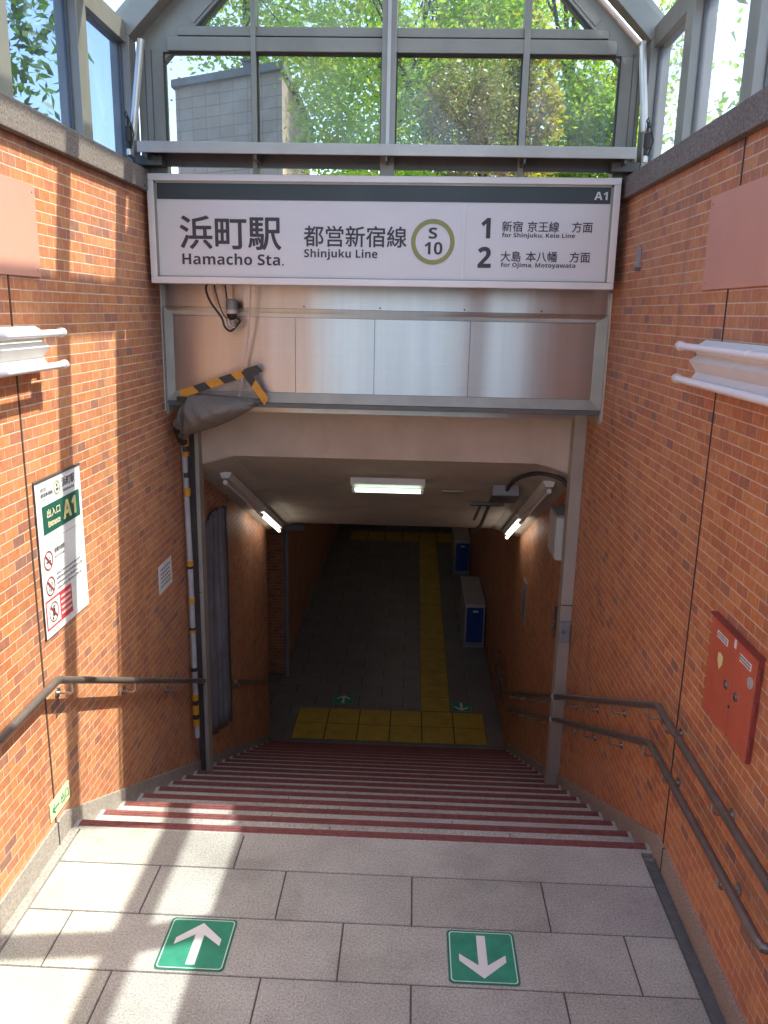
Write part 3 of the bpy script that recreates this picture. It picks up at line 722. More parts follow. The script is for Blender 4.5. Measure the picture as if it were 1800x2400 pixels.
def roofz(x):
    return 4.20 + (x + 1.735) * 0.96 if x < XC else 4.20 + (1.385 - x) * 0.96
for (xa, xb, pr_) in ((-0.206, -0.121, 0.075), (-0.981, -0.951, 0.055), (0.619, 0.656, 0.055)):
    b = MB(); b.box(xa, xb, EY - pr_, EY + 0.065, 3.36, min(roofz((xa + xb) / 2) - 0.1, 5.36)); b.build('mullion', 'alu', cn, bevel=0.003)
    if xb - xa > 0.05:
        b = MB(); b.box(xa + 0.032, xb - 0.032, EY - pr_ - 0.008, EY - pr_, 3.51, 5.30); b.build('mullion_rib', 'alu_lt', cn)
xs_ = [gl, -0.981, -0.206, 0.619, gr]; xe_ = [-0.951, -0.121, 0.656]
lefts = [gl, -0.951, -0.121, 0.656]; rights = [-0.981, -0.206, 0.619, gr]
for a, c in zip(lefts, rights):
    for (xa, xb, za, zb) in ((a, a + 0.007, 3.512, 4.04), (c - 0.007, c, 3.512, 4.04), (a + 0.008, c - 0.008, 4.033, 4.0405)):
        b = MB(); b.box(xa + 0.0005, xb - 0.0005, EY - 0.024, EY + 0.0115, za, zb); b.build('gasket', 'rubber', cn)
    b = MB(); b.box(a + 0.001, c - 0.001, EY + 0.012, EY + 0.018, 3.405, 4.041); b.build('glass_pane', 'glass_end', cn)
    b = MB(); pts = [(a + 0.001, 4.179), (c - 0.001, 4.179)]
    zc, za = max(4.18, roofz(c) - 0.12), max(4.18, roofz(a) - 0.12)
    pts += [(c - 0.001, min(zc, 5.34)), (a + 0.001, min(za, 5.34))]
    b.prism(pts, 'y', EY + 0.012, EY + 0.018); b.build('glass_pane', 'glass_end', cn)
for sgn, pa, pb in ((-1, (-1.306, EY - 0.016, 4.176), (-0.50, EY - 0.016, 4.966)), (1, (1.010, EY - 0.016, 4.176), (0.15, EY - 0.016, 5.019))):
    b = MB(); b.bar(pa, pb, 0.008, 0.016, up=(0, 0, 1)); b.build('raking_gasket', 'rubber', cn)
    b = MB(); b.bar(Vector(pa) + Vector((sgn * 0.035, 0.0005, 0.04)), Vector(pb) + Vector((sgn * 0.035, 0.0005, 0.04)), 0.008, 0.05, up=(0, 0, 1)); b.build('raking_bead', 'alu', cn)
for x_ in (-1.585, -1.625, 1.262, 1.298):
    b = MB(); b.box(x_ - 0.003, x_ + 0.003, EY - 0.022, EY - 0.018, 3.38, 4.05); b.build('jamb_groove', 'alu_dk', cn)
# channel beam above the sign
b = MB(); b.box(-1.625, 1.275, 5.058, 5.075, 3.447, 3.509); b.box(-1.625, 1.275, 5.075, 5.27, 3.497, 3.509)
b.build('channel_beam', 'alu_mid', cn, bevel=0.002)
b = MB(); b.box(-1.60, 1.25, 5.262, 5.279, 3.403, 3.4965); b.build('beam_back_plate', 'alu_dk', cn)  # dark colour stands in for the shade under the beam
for x_ in (-1.58, -0.93, -0.163, 0.64, 1.22):
    b = MB(); b.box(x_ - 0.006, x_ + 0.006, 5.076, 5.262, 3.42, 3.4965); b.build('beam_bracket', 'alu_dk', cn)
b = MB(); b.box(-1.60, 1.25, 5.085, 5.26, 3.4935, 3.4965); b.build('beam_soffit', 'alu_dk', cn)  # dark sheet deepening the shaded hollow of the beam
b = MB(); b.box(-1.67, 1.32, 5.285, 5.36, 3.345, 3.366); b.build('window_sill', 'alu_dk', cn)
for sgn in (-1, 1):
    x_ = -1.672 if sgn < 0 else 1.322
    b = MB(); b.box(min(x_, x_ - sgn * 0.16), max(x_, x_ - sgn * 0.16), 5.16, 5.262, 3.395, 3.446); b.build('beam_seat', 'alu_dk', cn)

# tension rods with their turnbuckles in the two corners
for sgn in (-1, 1):
    t = thing('tension_rod', (-1.66 if sgn < 0 else 1.32, 5.13, 3.45), ('left' if sgn < 0 else 'right') + ' pale metal stay rod in the canopy corner with dark turnbuckle and wire', 'stay rod')
    if sgn < 0:
        top, bot = (-1.585, 5.10, 4.055), (-1.662, 5.10, 3.52)
    else:
        top, bot = (1.262, 5.10, 4.065), (1.318, 5.10, 3.60)
    b = MB(); b.tube([top, bot], 0.021, 14); b.build('rod', 'rod', t, smooth=True)
    if sgn > 0:
        b = MB(); b.tube([(1.245, 5.09, 4.055), (0.60, 5.09, 4.66)], 0.018, 12); b.build('rod', 'rod', t, smooth=True)
    cx = -1.672 if sgn < 0 else 1.325
    b = MB(); b.tube([(cx, 5.06, 3.46), (cx, 5.06, 3.50), (cx + 0.002, 5.06, 3.505), (cx + 0.002, 5.06, 3.585), (cx, 5.06, 3.59), (cx, 5.06, 3.64)], [0.012, 0.012, 0.019, 0.019, 0.008, 0.006], 10); b.build('turnbuckle', 'rubber', t, smooth=True)
    b = MB(); b.tube([(cx + 0.012, 5.052, 3.46), (cx + 0.035, 5.05, 3.54), (cx + 0.02, 5.05, 3.60), (cx - 0.004, 5.05, 3.665), (cx - 0.012, 5.05, 3.645), (cx + 0.008, 5.05, 3.61)], 0.005, 8); b.build('wire', 'black', t, smooth=True)
    b = MB(); b.tube([(cx, 5.06, 3.43), (cx, 5.06, 3.462)], 0.016, 10); b.build('anchor', 'rod', t, smooth=True)
    if sgn < 0:
        b = MB(); b.tube([(cx, 5.06, 3.43), (cx + 0.03, 5.05, 3.41), (cx + 0.05, 5.06, 3.33), (cx + 0.065, 5.09, 3.26)], 0.012, 8); b.build('cable', 'rubber', t, smooth=True)

# ------------------------------------------------------------------ blank salmon panels
for X, sgn, ya, yb in ((XL, -1, 2.72, 3.678), (XR, 1, 2.72, 3.712)):
    t = thing('blank_panel', (X, 3.2, 2.87), 'plain salmon board on the ' + ('sunlit left wall above the lamp' if sgn < 0 else 'shaded right wall above the lamp'), 'panel')
    b = MB(); a, c = X - sgn * 0.012, X + sgn * 0.002
    b.box(min(a, c), max(a, c), ya, yb, 2.684, 3.068); b.build('board', 'pink', t, bevel=0.002)
    b = MB()
    for (yy, zz) in ((yb - 0.03, 3.035), (yb - 0.03, 2.715)):
        b.tube([(X - sgn * 0.011, yy, zz), (X - sgn * 0.014, yy, zz)], 0.004, 8)
    b.build('screw', 'bracket', t)

# ------------------------------------------------------------------ wall lamps (twin unlit tubes)
def wall_lamp(X, sgn, label, cat='lamp'):
    t = thing('wall_lamp', (X, 3.0, 2.35), label, cat, None)
    s = -sgn                                         # direction out of the wall
    y0, y1 = 2.40, 3.53
    prof = [(0.0, 2.470), (0.030, 2.478), (0.078, 2.445), (0.060, 2.415), (0.092, 2.392), (0.058, 2.345), (0.074, 2.318), (0.03, 2.298), (0.0, 2.302)]
    b = MB(); b.prism([(X + s * a, z) for a, z in prof], 'y', y0, y1); b.build('reflector', 'lamp_white', t, bevel=0.002)
    b = MB(); b.prism([(X + s * a, z) for a, z in prof], 'y', y1 + 0.001, y1 + 0.006); b.build('end_plate', 'lamp_white', t)
    for z in (2.448, 2.308):
        cx = X + s * 0.102
        b = MB(); b.tube([(cx, y0 - 0.05, z), (cx, y1 + 0.095, z)], 0.0155, 14); b.build('tube', 'tube_off', t, smooth=True)
        b = MB(); b.tube([(cx, y1 + 0.09, z), (cx, y1 + 0.118, z)], 0.021, 14); b.box(min(X + s * 0.05, cx), max(X + s * 0.05, cx), y1 + 0.007, y1 + 0.105, z - 0.010, z + 0.004); b.build('lamp_holder', 'socket', t, smooth=True)
    return t
wall_lamp(XL, -1, 'white twin tube strip lamp, unlit, in the sun on the left brick wall')
wall_lamp(XR, 1, 'white twin tube strip lamp, unlit, in shade on the right brick wall')

# ------------------------------------------------------------------ entrance notice on the left wall
t = thing('entrance_notice', (XL, 3.7, 1.05), 'tall white notice with dark green A1 plate and prohibition symbols on the left wall', 'sign')
NX = XL + 0.008
b = MB(); b.box(XL, NX, 3.450, 3.946, 1.050, 1.790); b.build('board', 'white_paint', t, bevel=0.002)
b = MB(); b.box(XL + 0.001, NX + 0.003, 3.445, 3.950, 1.790, 1.800); b.build('top_edge', 'guide_dk', t)
b = MB(); b.box(XL + 0.001, NX + 0.001, 3.447, 3.4495, 1.050, 1.79); b.build('side_edge', 'guide_dk', t)
def plate(y0, y1, z0, z1, mat, nm, dx=0.0012, parent=t, X=NX):
    q = MB(); q.box(X, X + dx, y0, y1, z0, z1); return q.build(nm, mat, parent)
plate(3.505, 3.915, 1.541, 1.674, 'dark_green', 'green_plate')
def ntext(body, y0, y1, z0, z1, mat='ink', off=0.012, lift=0.002):
    lettering(body, (NX, 0, 0), (0, 1, 0), (0, 0, 1), (1, 0, 0), y0, y1, z0, z1, mat, t, off, lift)
ntext('出入口', 3.545, 3.685, 1.612, 1.652, 'cream', 0.02, 0.0035)
ntext('Entrance', 3.552, 3.680, 1.567, 1.596, 'cream', 0.02, 0.0035)
ntext('A1', 3.715, 3.865, 1.565, 1.655, 'yellow_ink', 0.02, 0.0035)
ntext('都営', 3.50, 3.56, 1.742, 1.760, 'ink_grey', 0.01)
ntext('都営新宿線', 3.50, 3.625, 1.716, 1.735, 'ink', 0.015)
ntext('Shinjuku Line', 3.50, 3.60, 1.699, 1.709, 'ink_grey', 0.0)
ntext('浜町駅', 3.725, 3.875, 1.722, 1.768, 'ink', 0.015)
ntext('Hamacho', 3.735, 3.865, 1.698, 1.714, 'ink_grey', 0.012)
def ring(yc, zc, ro, ri, mat, slash=False, X=NX + 0.0012, parent=t, nm='symbol'):
    q = MB(); n = 40; vs = []; fs = []
    for i in range(n):
        a = 2 * math.pi * i / n
        vs += [(X, yc + ro * math.cos(a), zc + ro * math.sin(a)), (X, yc + ri * math.cos(a), zc + ri * math.sin(a))]
    for i in range(n):
        j = (i + 1) % n; fs.append((2 * i, 2 * j, 2 * j + 1, 2 * i + 1))
    q.add(vs, fs)
    if slash:
        c = ri * 0.7; w_ = ro * 0.09
        q.add([(X + 0.0004, yc - c - w_, zc + c - w_), (X + 0.0004, yc - c + w_, zc + c + w_), (X + 0.0004, yc + c + w_, zc - c + w_), (X + 0.0004, yc + c - w_, zc - c - w_)], [(0, 3, 2, 1)])
    return q.build(nm, mat, parent)
ring(3.674, 1.733, 0.034, 0.027, 'lime_ring', nm='line_symbol_ring')
ntext('S', 3.665, 3.683, 1.738, 1.752, 'ink', 0.02); ntext('10', 3.659, 3.689, 1.718, 1.732, 'ink', 0.02)
ring(3.528, 1.415, 0.047, 0.039, 'red_dk', True, nm='no_smoking_symbol')
b = MB(); b.box(NX, NX + 0.001, 3.505, 3.548, 1.405, 1.413); b.box(NX, NX + 0.001, 3.550, 3.556, 1.405, 1.413); b.tube([(NX + .0008, 3.545, 1.42), (NX + .0008, 3.535, 1.428), (NX + .0008, 3.545, 1.436)], 0.0015, 5); b.build('cigarette', 'ink', t)
ring(3.530, 1.290, 0.047, 0.039, 'red_dk', True, nm='prohibition_symbol')
b = MB()
for (yy, zz, a, c) in ((3.515, 1.30, 0.010, 0.012), (3.545, 1.30, 0.012, 0.008), (3.53, 1.272, 0.012, 0.009), (3.512, 1.275, 0.006, 0.01)):
    b.box(NX, NX + 0.001, yy - a / 2, yy + a / 2, zz - c, zz + c)
b.build('pictogram', 'ink_grey', t)
ntext('駅構内禁煙', 3.595, 3.705, 1.432, 1.456, 'ink', 0.012); ntext('No Smoking', 3.595, 3.700, 1.405, 1.420, 'ink_grey', 0.008)
b = MB()
for k, (ya, yb) in enumerate(((3.60, 3.88), (3.60, 3.90), (3.60, 3.84), (3.60, 3.88))):
    yy = ya
    while yy < yb - 0.01:
        w_ = random.uniform(0.006, 0.016); b.box(NX, NX + 0.0008, yy, min(yb, yy + w_), 1.322 - 0.024 * k, 1.322 - 0.024 * k + random.uniform(0.007, 0.013)); yy += w_ + random.uniform(0.002, 0.006)
b.build('small_print', 'ink_grey', t)
plate(3.462, 3.748, 1.088, 1.232, 'red', 'red_plate', 0.0008)
plate(3.472, 3.610, 1.098, 1.222, 'white', 'white_square', 0.0014)
ring(3.541, 1.160, 0.050, 0.043, 'red_dk', True, X=NX + 0.002, nm='warning_symbol')
b = MB(); b.tube([(NX + .0018, 3.541, 1.19), (NX + .0022, 3.541, 1.191)], 0.008, 10); b.box(NX + .0015, NX + .0022, 3.528, 3.554, 1.14, 1.178); b.box(NX + .0015, NX + .0022, 3.52, 3.535, 1.125, 1.138); b.build('pictogram', 'ink', t)
b = MB()
for k in range(4):
    yy = 3.624
    while yy < 3.735:
        w_ = random.uniform(0.006, 0.014); b.box(NX + .0008, NX + .0014, yy, yy + w_, 1.198 - 0.028 * k, 1.198 - 0.028 * k + 0.013); yy += w_ + 0.004
b.build('small_print', 'sign_frame', t)
plate(3.455, 3.941, 1.4985, 1.5005, 'ink_grey', 'seam', 0.0006)

# exit arrow sign low on the left wall
t = thing('exit_arrow_sign', (XL, 3.45, 0.16), 'small pale yellow sign with green arrow low on the left wall', 'sign')
X_ = XL + 0.006
b = MB(); b.box(XL, X_, 3.338, 3.554, 0.163, 0.257); b.build('board', 'glow_yellow', t, bevel=0.001)
b = MB(); zc = 0.21
vs = [(X_ + 0.001, y_, z_) for y_, z_ in ((3.355, zc), (3.392, zc + 0.032), (3.392, zc + 0.018), (3.378, zc + 0.006), (3.435, zc + 0.006), (3.435, zc - 0.006), (3.378, zc - 0.006), (3.392, zc - 0.018), (3.392, zc - 0.032))]
b.add(vs, [(0, 1, 2, 3), (0, 3, 6), (3, 4, 5, 6), (0, 6, 7, 8)]); b.build('arrow', 'teal', t)
lettering('出口', (X_, 0, 0), (0, 1, 0), (0, 0, 1), (1, 0, 0), 3.455, 3.54, 0.183, 0.237, 'teal', t, 0.03, 0.001)

# paper notice
t = thing('paper_notice', (XL, 5.25, 0.68), 'small grey paper notice on the shaded left wall beside the taped pipe', 'notice')
b = MB(); b.box(XL, XL + 0.004, 5.112, 5.396, 0.678, 0.872); b.build('sheet', 'white_paint', t)
b = MB()
for k in range(5):
    yy = 5.15
    while yy < 5.35:
        w_ = random.uniform(0.012, 0.03); b.box(XL + 0.004, XL + 0.0046, yy, yy + w_, 0.83 - 0.029 * k, 0.83 - 0.029 * k + 0.014); yy += w_ + 0.01
b.build('small_print', 'ink_grey', t)

# ------------------------------------------------------------------ hydrant cabinet
t = thing('hydrant_cabinet', (XR, 2.88, 1.01), 'red double door fire cabinet with white labels on the right wall', 'fire cabinet')
FX = 1.268
b = MB(); b.box(FX + 0.003, XR + 0.01, 2.668, 3.121, 1.008, 1.412); b.build('case', 'hydrant_dk', t, bevel=0.002)
b = MB(); b.box(FX, FX + 0.003, 2.672, 2.856, 1.012, 1.408); b.build('door', 'hydrant', t, bevel=0.001)
b = MB(); b.box(FX, FX + 0.003, 2.860, 3.117, 1.012, 1.408); b.build('door', 'hydrant', t, bevel=0.001)
for zz in (1.06, 1.20, 1.33):
    b = MB(); b.tube([(FX + 0.006, 2.664, zz), (FX + 0.006, 2.664, zz + 0.05)], 0.005, 8); b.build('hinge', 'hydrant_dk', t)
b = MB(); b.box(1.262, XR, 2.660, 3.129, 1.414, 1.421); b.build('drip_edge', 'hydrant_dk', t)
def label_plate(y0, y1, z0, z1):
    q = MB(); q.box(FX - 0.0012, FX, y0, y1, z0, z1); o = q.build('label_plate', 'white', t)
    q = MB()
    for k in range(2):
        yy = y0 + 0.006
        while yy < y1 - 0.008:
            w_ = random.uniform(0.006, 0.012); zz = z0 + (z1 - z0) * (0.18 + 0.42 * k); q.box(FX - 0.0018, FX - 0.0012, yy, yy + w_, zz, zz + (z1 - z0) * 0.27); yy += w_ + 0.003
    q.build('small_print', 'ink_grey', o)
label_plate(2.940, 3.049, 1.346, 1.373); label_plate(2.718, 2.820, 1.345, 1.373); plate(2.862, 2.882, 1.371, 1.404, 'white', 'sticker', -0.0012, t, FX)
b = MB()
q = [(2.993, 1.299), (3.019, 1.291), (3.019, 1.260), (2.993, 1.229), (2.967, 1.260), (2.967, 1.291)]
b.add([(FX - 0.001, a, c) for a, c in q], [tuple(range(6))]); b.build('sticker', 'yellow_ink', t)
for (yy, zz, r_, mt) in ((2.911, 1.204, 0.017, 'bracket'), (2.811, 1.201, 0.017, 'bracket'), (2.708, 1.307, 0.022, 'cab_top')):
    b = MB(); b.tube([(FX + 0.001, yy, zz), (FX - 0.004, yy, zz)], r_, 16); b.tube([(FX - 0.004, yy, zz), (FX - 0.006, yy, zz)], r_ * 0.6, 12); b.build('lock', mt, t)
b = MB(); b.tube([(FX + 0.001, 2.860, 1.137), (FX - 0.003, 2.860, 1.137)], 0.006, 8); b.build('keyhole', 'black', t)

t = thing('wall_bracket', (XR, 4.82, 2.83), 'small grey metal clip high on the right wall beside the station sign', 'bracket')
b = MB(); b.box(XR - 0.020, XR, 4.805, 4.840, 2.835, 2.955); b.build('plate', 'grey_box', t, bevel=0.003)
b = MB(); b.box(XR - 0.030, XR, 4.80, 4.845, 2.820, 2.836); b.build('foot', 'alu_dk', t)

# ------------------------------------------------------------------ handrails
ksl = RI / TR
def rail_thing(label, X, path, brk, sgn, group=None):
    t = thing('handrail', (X, 3.5, 0), label, 'handrail', group)
    b = MB(); b.tube(path, 0.0185, 16); b.build('rail', 'rail', t, smooth=True)
    wall = XL if sgn < 0 else XR
    for (yy, zz) in brk:
        q = MB(); q.tube([(X, yy, zz - 0.012), (X, yy, zz - 0.058), (X + sgn * 0.012, yy, zz - 0.07), (wall, yy, zz - 0.07)], 0.007, 8)
        q.tube([(wall - sgn * 0.001, yy, zz - 0.07), (wall - sgn * 0.007, yy, zz - 0.07)], 0.024, 12)
        q.build('bracket', 'bracket', t, smooth=True)
    return t
def zr(z0, yb_, yy): return z0 if yy <= yb_ else z0 - ksl * (yy - yb_)
XRr, XLr = 1.212, -1.562
for z0, yb_, y_n, lab in ((0.818, 3.480, 1.6, 'upper dark handrail on the right wall, bending down beside the stairs'), (0.595, 3.530, 2.265, 'lower dark handrail on the right wall, ending in a short return')):
    yl = YB + 0.15
    zl = zr(z0, yb_, yl)
    path = []
    if y_n > 2: path = [(XRr + 0.075, y_n - 0.02, z0 - 0.004), (XRr + 0.035, y_n - 0.02, z0 - 0.002), (XRr + 0.006, y_n - 0.010, z0), (XRr, y_n + 0.02, z0)]
    else: path = [(XRr, y_n - 1.0, z0 + 0.7), (XRr, y_n, z0)]
    path += [(XRr, yb_ - 0.02, z0), (XRr, yb_ + 0.02, z0 - 0.02 * ksl), (XRr, yl, zl), (XRr, yl + 0.04, zl - 0.01), (XRr, yl + 1.15, zl - 0.01), (XRr + 0.07, yl + 1.2, zl - 0.01)]
    bks = [(yy, zr(z0, yb_, yy)) for yy in ((2.75, 3.36) if z0 > .7 else (2.62, 3.32))] + [(yy, zr(z0, yb_, yy)) for yy in (3.62, 4.25, 4.85, 5.45, 6.05, 6.65, 7.25, 7.85, 8.5)] + [(yl + 0.7, zl - 0.01)]
    rail_thing(lab, XRr, path, bks, 1)
    # joint sleeve
    o = [q for q in COL.objects if q.name.startswith('handrail')][-1]
    b = MB(); ys = 5.93; b.tube([(XRr, ys - 0.025, zr(z0, yb_, ys - 0.025)), (XRr, ys + 0.025, zr(z0, yb_, ys + 0.025))], 0.023, 14); b.build('sleeve', 'rod', o, smooth=True)
path = [(XLr, 0.6, 1.6), (XLr, 1.7, 0.893), (XLr, 3.355, 0.893), (XLr, 3.39, 0.885), (XLr, 5.86, 0.885 - ksl * (5.86 - 3.39))]
rail_thing('dark handrail on the sunlit left wall, bending down toward the shutter guide', XLr, path, [(2.3, 0.893), (3.52, 0.885 - ksl * .13), (4.35, 0.885 - ksl * 0.96), (5.15, 0.885 - ksl * 1.76)], -1)
t = thing('passage_handrail', (-1.58, 8.5, -1.7), 'short dark handrail on the left wall inside the stairway', 'handrail')
b = MB(); b.tube([(-1.575, 7.0, -0.86), (-1.575, 8.9, -0.86 - ksl * 1.9), (-1.60, 8.98, -0.86 - ksl * 1.95)], 0.0185, 12); b.build('rail', 'rail', t, smooth=True)
b = MB(); b.tube([(-1.575, 7.15, -0.93), (-1.575, 7.15, -0.99), (XL, 7.15, -1.0)], 0.007, 8); b.build('bracket', 'bracket', t, smooth=True)

# ------------------------------------------------------------------ leak catcher, pipe, string, camera
t = thing('leak_catcher', (-1.4, 5.4, 1.72), 'grey plastic leak catching sheet edged with yellow and black tape under the steel box', 'leak catcher')
A = Vector((-1.488, 5.415, 2.012)); B = Vector((-1.005, 5.425, 2.182)); C_ = Vector((-0.955, 5.415, 1.978)); D = Vector((-1.515, 5.43, 1.722)); E_ = Vector((-1.575, 5.43, 1.775))
def sheet(grid, name, mat, th=0.002):
    n, mm = len(grid), len(grid[0]); b = MB()
    vs = [p for r in grid for p in r]; fs = [(i * mm + j, i * mm + j + 1, (i + 1) * mm + j + 1, (i + 1) * mm + j) for i in range(n - 1) for j in range(mm - 1)]
    b.add(vs, fs); o = b.build(name, mat, t, smooth=True)
    sm = o.modifiers.new('solid', 'SOLIDIFY'); sm.thickness = th
    return o
NN = 22
grid = []
for i in range(NN + 1):
    u = i / NN; row = []
    topp = A.lerp(C_, u); botp = D.lerp(Vector((-1.30, 5.43, 1.80)), min(1, u * 1.15)) if u < 0.87 else D.lerp(Vector((-1.30, 5.43, 1.80)), 1).lerp(C_, (u - 0.87) / 0.13)
    botp = D.lerp(C_, u) + Vector((0, 0, -0.035 * math.sin(math.pi * u)))
    for j in range(NN + 1):
        v = j / NN
        p = topp.lerp(botp, v)
        bulge = 0.17 * math.sin(math.pi * min(v * 1.0, 1)) ** 0.8 * (math.sin(math.pi * min(u + 0.12, 1)) ** 0.7 if u < 0.88 else math.sin(math.pi * 0.999) ** 0.7)
        fold = abs(math.sin(2.6 * math.pi * u + 1.2 * v)) ** 0.6 * 0.022 * v * (1 - v) * 3 + abs(math.sin(23 * u + 5 * v * v)) * 0.012 * v
        bulge = bulge * 0.85 + fold
        wr = 0.014 * math.sin(14 * u + 9 * v * (1 - u)) * math.sin(math.pi * v) + 0.009 * math.sin(31 * u - 13 * v)
        row.append(p + Vector((0, -bulge - wr * (1 if 0 < v < 1 else 0), 0)))
    grid.append(row)
sheet(grid, 'pouch', 'film_grey')
grid = []
for i in range(NN + 1):
    u = i / NN; row = []
    for j in range(NN + 1):
        v = j / NN; p = A.lerp(D, v).lerp(E_.lerp(D, v) if False else (A + Vector((-0.075, 0, -0.17))).lerp(E_, v), u)
        row.append(p + Vector((0, -0.05 * math.sin(math.pi * v) - 0.02 * math.sin(12 * u + 4 * v), 0)))
    grid.append(row)
sheet(grid, 'side_fold', 'film_grey')
grid = [[A.lerp(B, i / 12).lerp(A.lerp(C_, i / 12), j / 12) + Vector((0, -0.012 - 0.015 * math.sin(math.pi * j / 12), 0)) for j in range(13)] for i in range(13)]
sheet(grid, 'clear_film', 'film')
def tape(p, q, width, parts, nm='tape_strip'):
    p, q = Vector(p), Vector(q); d = (q - p); L = d.length; d.normalize(); s_ = d.cross(Vector((0, -1, 0))).normalized()
    ms = MB(); pos = 0; k = 0
    for frac, mt in parts:
        a = p + d * (L * pos); c = p + d * (L * (pos + frac)); sk = d * width * 0.25
        f0 = a - s_ * width / 2 - (sk if pos > 0 else sk * 0); f1 = a + s_ * width / 2 + (sk if pos > 0 else sk * 0)
        g0 = c - s_ * width / 2 - sk; g1 = c + s_ * width / 2 + sk
        th = Vector((0, -0.003, 0))
        ms.add([f0, g0, g1, f1, f0 + th, g0 + th, g1 + th, f1 + th], [(0, 1, 2, 3), (7, 6, 5, 4), (0, 4, 5, 1), (1, 5, 6, 2), (2, 6, 7, 3), (3, 7, 4, 0)], mt); pos += frac
    return ms.build(nm, 'tape_y', t)
off = Vector((0, -0.03, 0))
tape(A + off + Vector((-0.035, 0, -0.008)), B + off + Vector((0.02, 0, 0.006)), 0.052, [(0.20, 'tape_y'), (0.15, 'tape_k'), (0.17, 'tape_y'), (0.15, 'tape_k'), (0.16, 'tape_y'), (0.17, 'tape_k')])
tape(B + off + Vector((-0.085, -0.004, -0.01)), C_ + off + Vector((0.012, -0.004, -0.008)), 0.05, [(0.42, 'tape_k'), (0.46, 'tape_y'), (0.12, 'tape_y')])
b = MB(); b.box(-1.545, -1.475, 5.375, 5.382, 1.955, 1.99, 'tape_k'); b.build('tape_patch', 'tape_k', t)
b = MB(); b.tube([D + Vector((0.02, -0.01, 0.01)), (-1.535, 5.5, 1.70), (-1.60, 5.65, 1.69)], [0.016, 0.022, 0.03], 10); b.build('neck', 'film_grey', t, smooth=True)

t = thing('drain_pipe', (-1.605, 5.72, -0.75), 'thin grey drain pipe banded with yellow and black tape beside the left shutter guide', 'pipe')
PXc, PYc = -1.598, 5.72
def pz(v): return v
b = MB(); b.tube([(PXc - 0.01, PYc, 1.60), (PXc, PYc, 0.8), (PXc + 0.004, PYc, -0.72)], 0.021, 14); b.build('pipe', 'pipe', t, smooth=True)
for z0_, z1_, mt in ((1.60, 1.70, 'tape_y'), (1.56, 1.60, 'tape_k'), (1.525, 1.56, 'tape_y'), (1.37, 1.405, 'tape_k'), (1.23, 1.29, 'tape_y'), (0.695, 0.735, 'tape_y'), (0.675, 0.695, 'tape_k'), (0.40, 0.44, 'tape_y'), (0.185, 0.205, 'tape_k'), (0.165, 0.185, 'tape_y'), (-0.155, -0.125, 'tape_k'), (-0.35, -0.40, 'tape_y'), (-0.44, -0.40, 'tape_k'), (-0.52, -0.44, 'tape_y'), (-0.56, -0.52, 'tape_k'), (-0.62, -0.56, 'tape_y')):
    b = MB(); b.tube([(PXc, PYc, min(z0_, z1_)), (PXc, PYc, max(z0_, z1_))], 0.0255, 14); b.build('tape_band', mt, t)
b = MB(); b.tube([(PXc - 0.005, PYc, 1.62), (PXc - 0.03, PYc - 0.05, 1.70), (PXc - 0.01, PYc - 0.12, 1.76)], [0.03, 0.04, 0.03], 10); b.build('elbow', 'rubber', t, smooth=True)

t = thing('hanging_string', (-1.06, 5.36, 2.2), 'pale string hanging from the station sign down to the taped corner', 'string')
b = MB(); b.tube([(-1.016, 5.30, 2.73), (-1.025, 5.31, 2.60), (-1.05, 5.36, 2.42), (-1.098, 5.40, 2.17), (-1.13, 5.405, 2.0)], 0.0055, 6); b.build('cord', 'string', t)
t = thing('sensor_lamp', (-1.158, 5.36, 2.5), 'small grey dome sensor with looping black cables under the station sign', 'sensor')
b = MB(); b.tube([(-1.158, 5.37, 2.625), (-1.158, 5.37, 2.62), (-1.158, 5.37, 2.56)], [0.02, 0.036, 0.038], 18); b.build('housing', 'grey_box', t, smooth=True)
b = MB(); b.tube([(-1.158, 5.37, 2.559), (-1.158, 5.37, 2.535)], 0.037, 18); b.build('band', 'socket', t, smooth=True)
b = MB(); b.tube([(-1.158, 5.37, 2.534), (-1.158, 5.37, 2.51), (-1.158, 5.37, 2.495)], [0.034, 0.030, 0.012], 18); b.build('lens', 'black', t, smooth=True)
b = MB(); b.box(-1.215, -1.165, 5.39, 5.459, 2.545, 2.585); b.build('mount', 'box_white', t)
b = MB(); b.tube([(-1.185, 5.36, 2.50), (-1.175, 5.36, 2.455), (-1.14, 5.36, 2.45), (-1.13, 5.36, 2.49)], 0.012, 8); b.build('clamp', 'bracket', t, smooth=True)
def smooth_path(pts, k=6):
    P = [Vector(p) for p in pts]; o = []
    for i in range(len(P) - 1):
        p0 = P[max(i - 1, 0)]; p1 = P[i]; p2 = P[i + 1]; p3 = P[min(i + 2, len(P) - 1)]
        for j in range(k):
            s_ = j / k
            o.append(0.5 * ((2 * p1) + (p2 - p0) * s_ + (2 * p0 - 5 * p1 + 4 * p2 - p3) * s_ ** 2 + (3 * p1 - p0 - 3 * p2 + p3) * s_ ** 3))
    o.append(P[-1]); return o
for pth, r_ in (([(-1.300, 5.33, 2.73), (-1.318, 5.35, 2.68), (-1.290, 5.36, 2.60), (-1.226, 5.365, 2.51), (-1.205, 5.365, 2.45), (-1.165, 5.36, 2.425), (-1.125, 5.36, 2.46), (-1.105, 5.36, 2.49), (-1.125, 5.36, 2.51)], 0.0075),
               ([(-1.262, 5.33, 2.73), (-1.245, 5.36, 2.62), (-1.22, 5.37, 2.54), (-1.19, 5.37, 2.50)], 0.004), ([(-1.19, 5.33, 2.73), (-1.188, 5.37, 2.625)], 0.005)):
    b = MB(); b.tube(smooth_path(pth), r_, 8); b.build('cable', 'rubber', t, smooth=True)

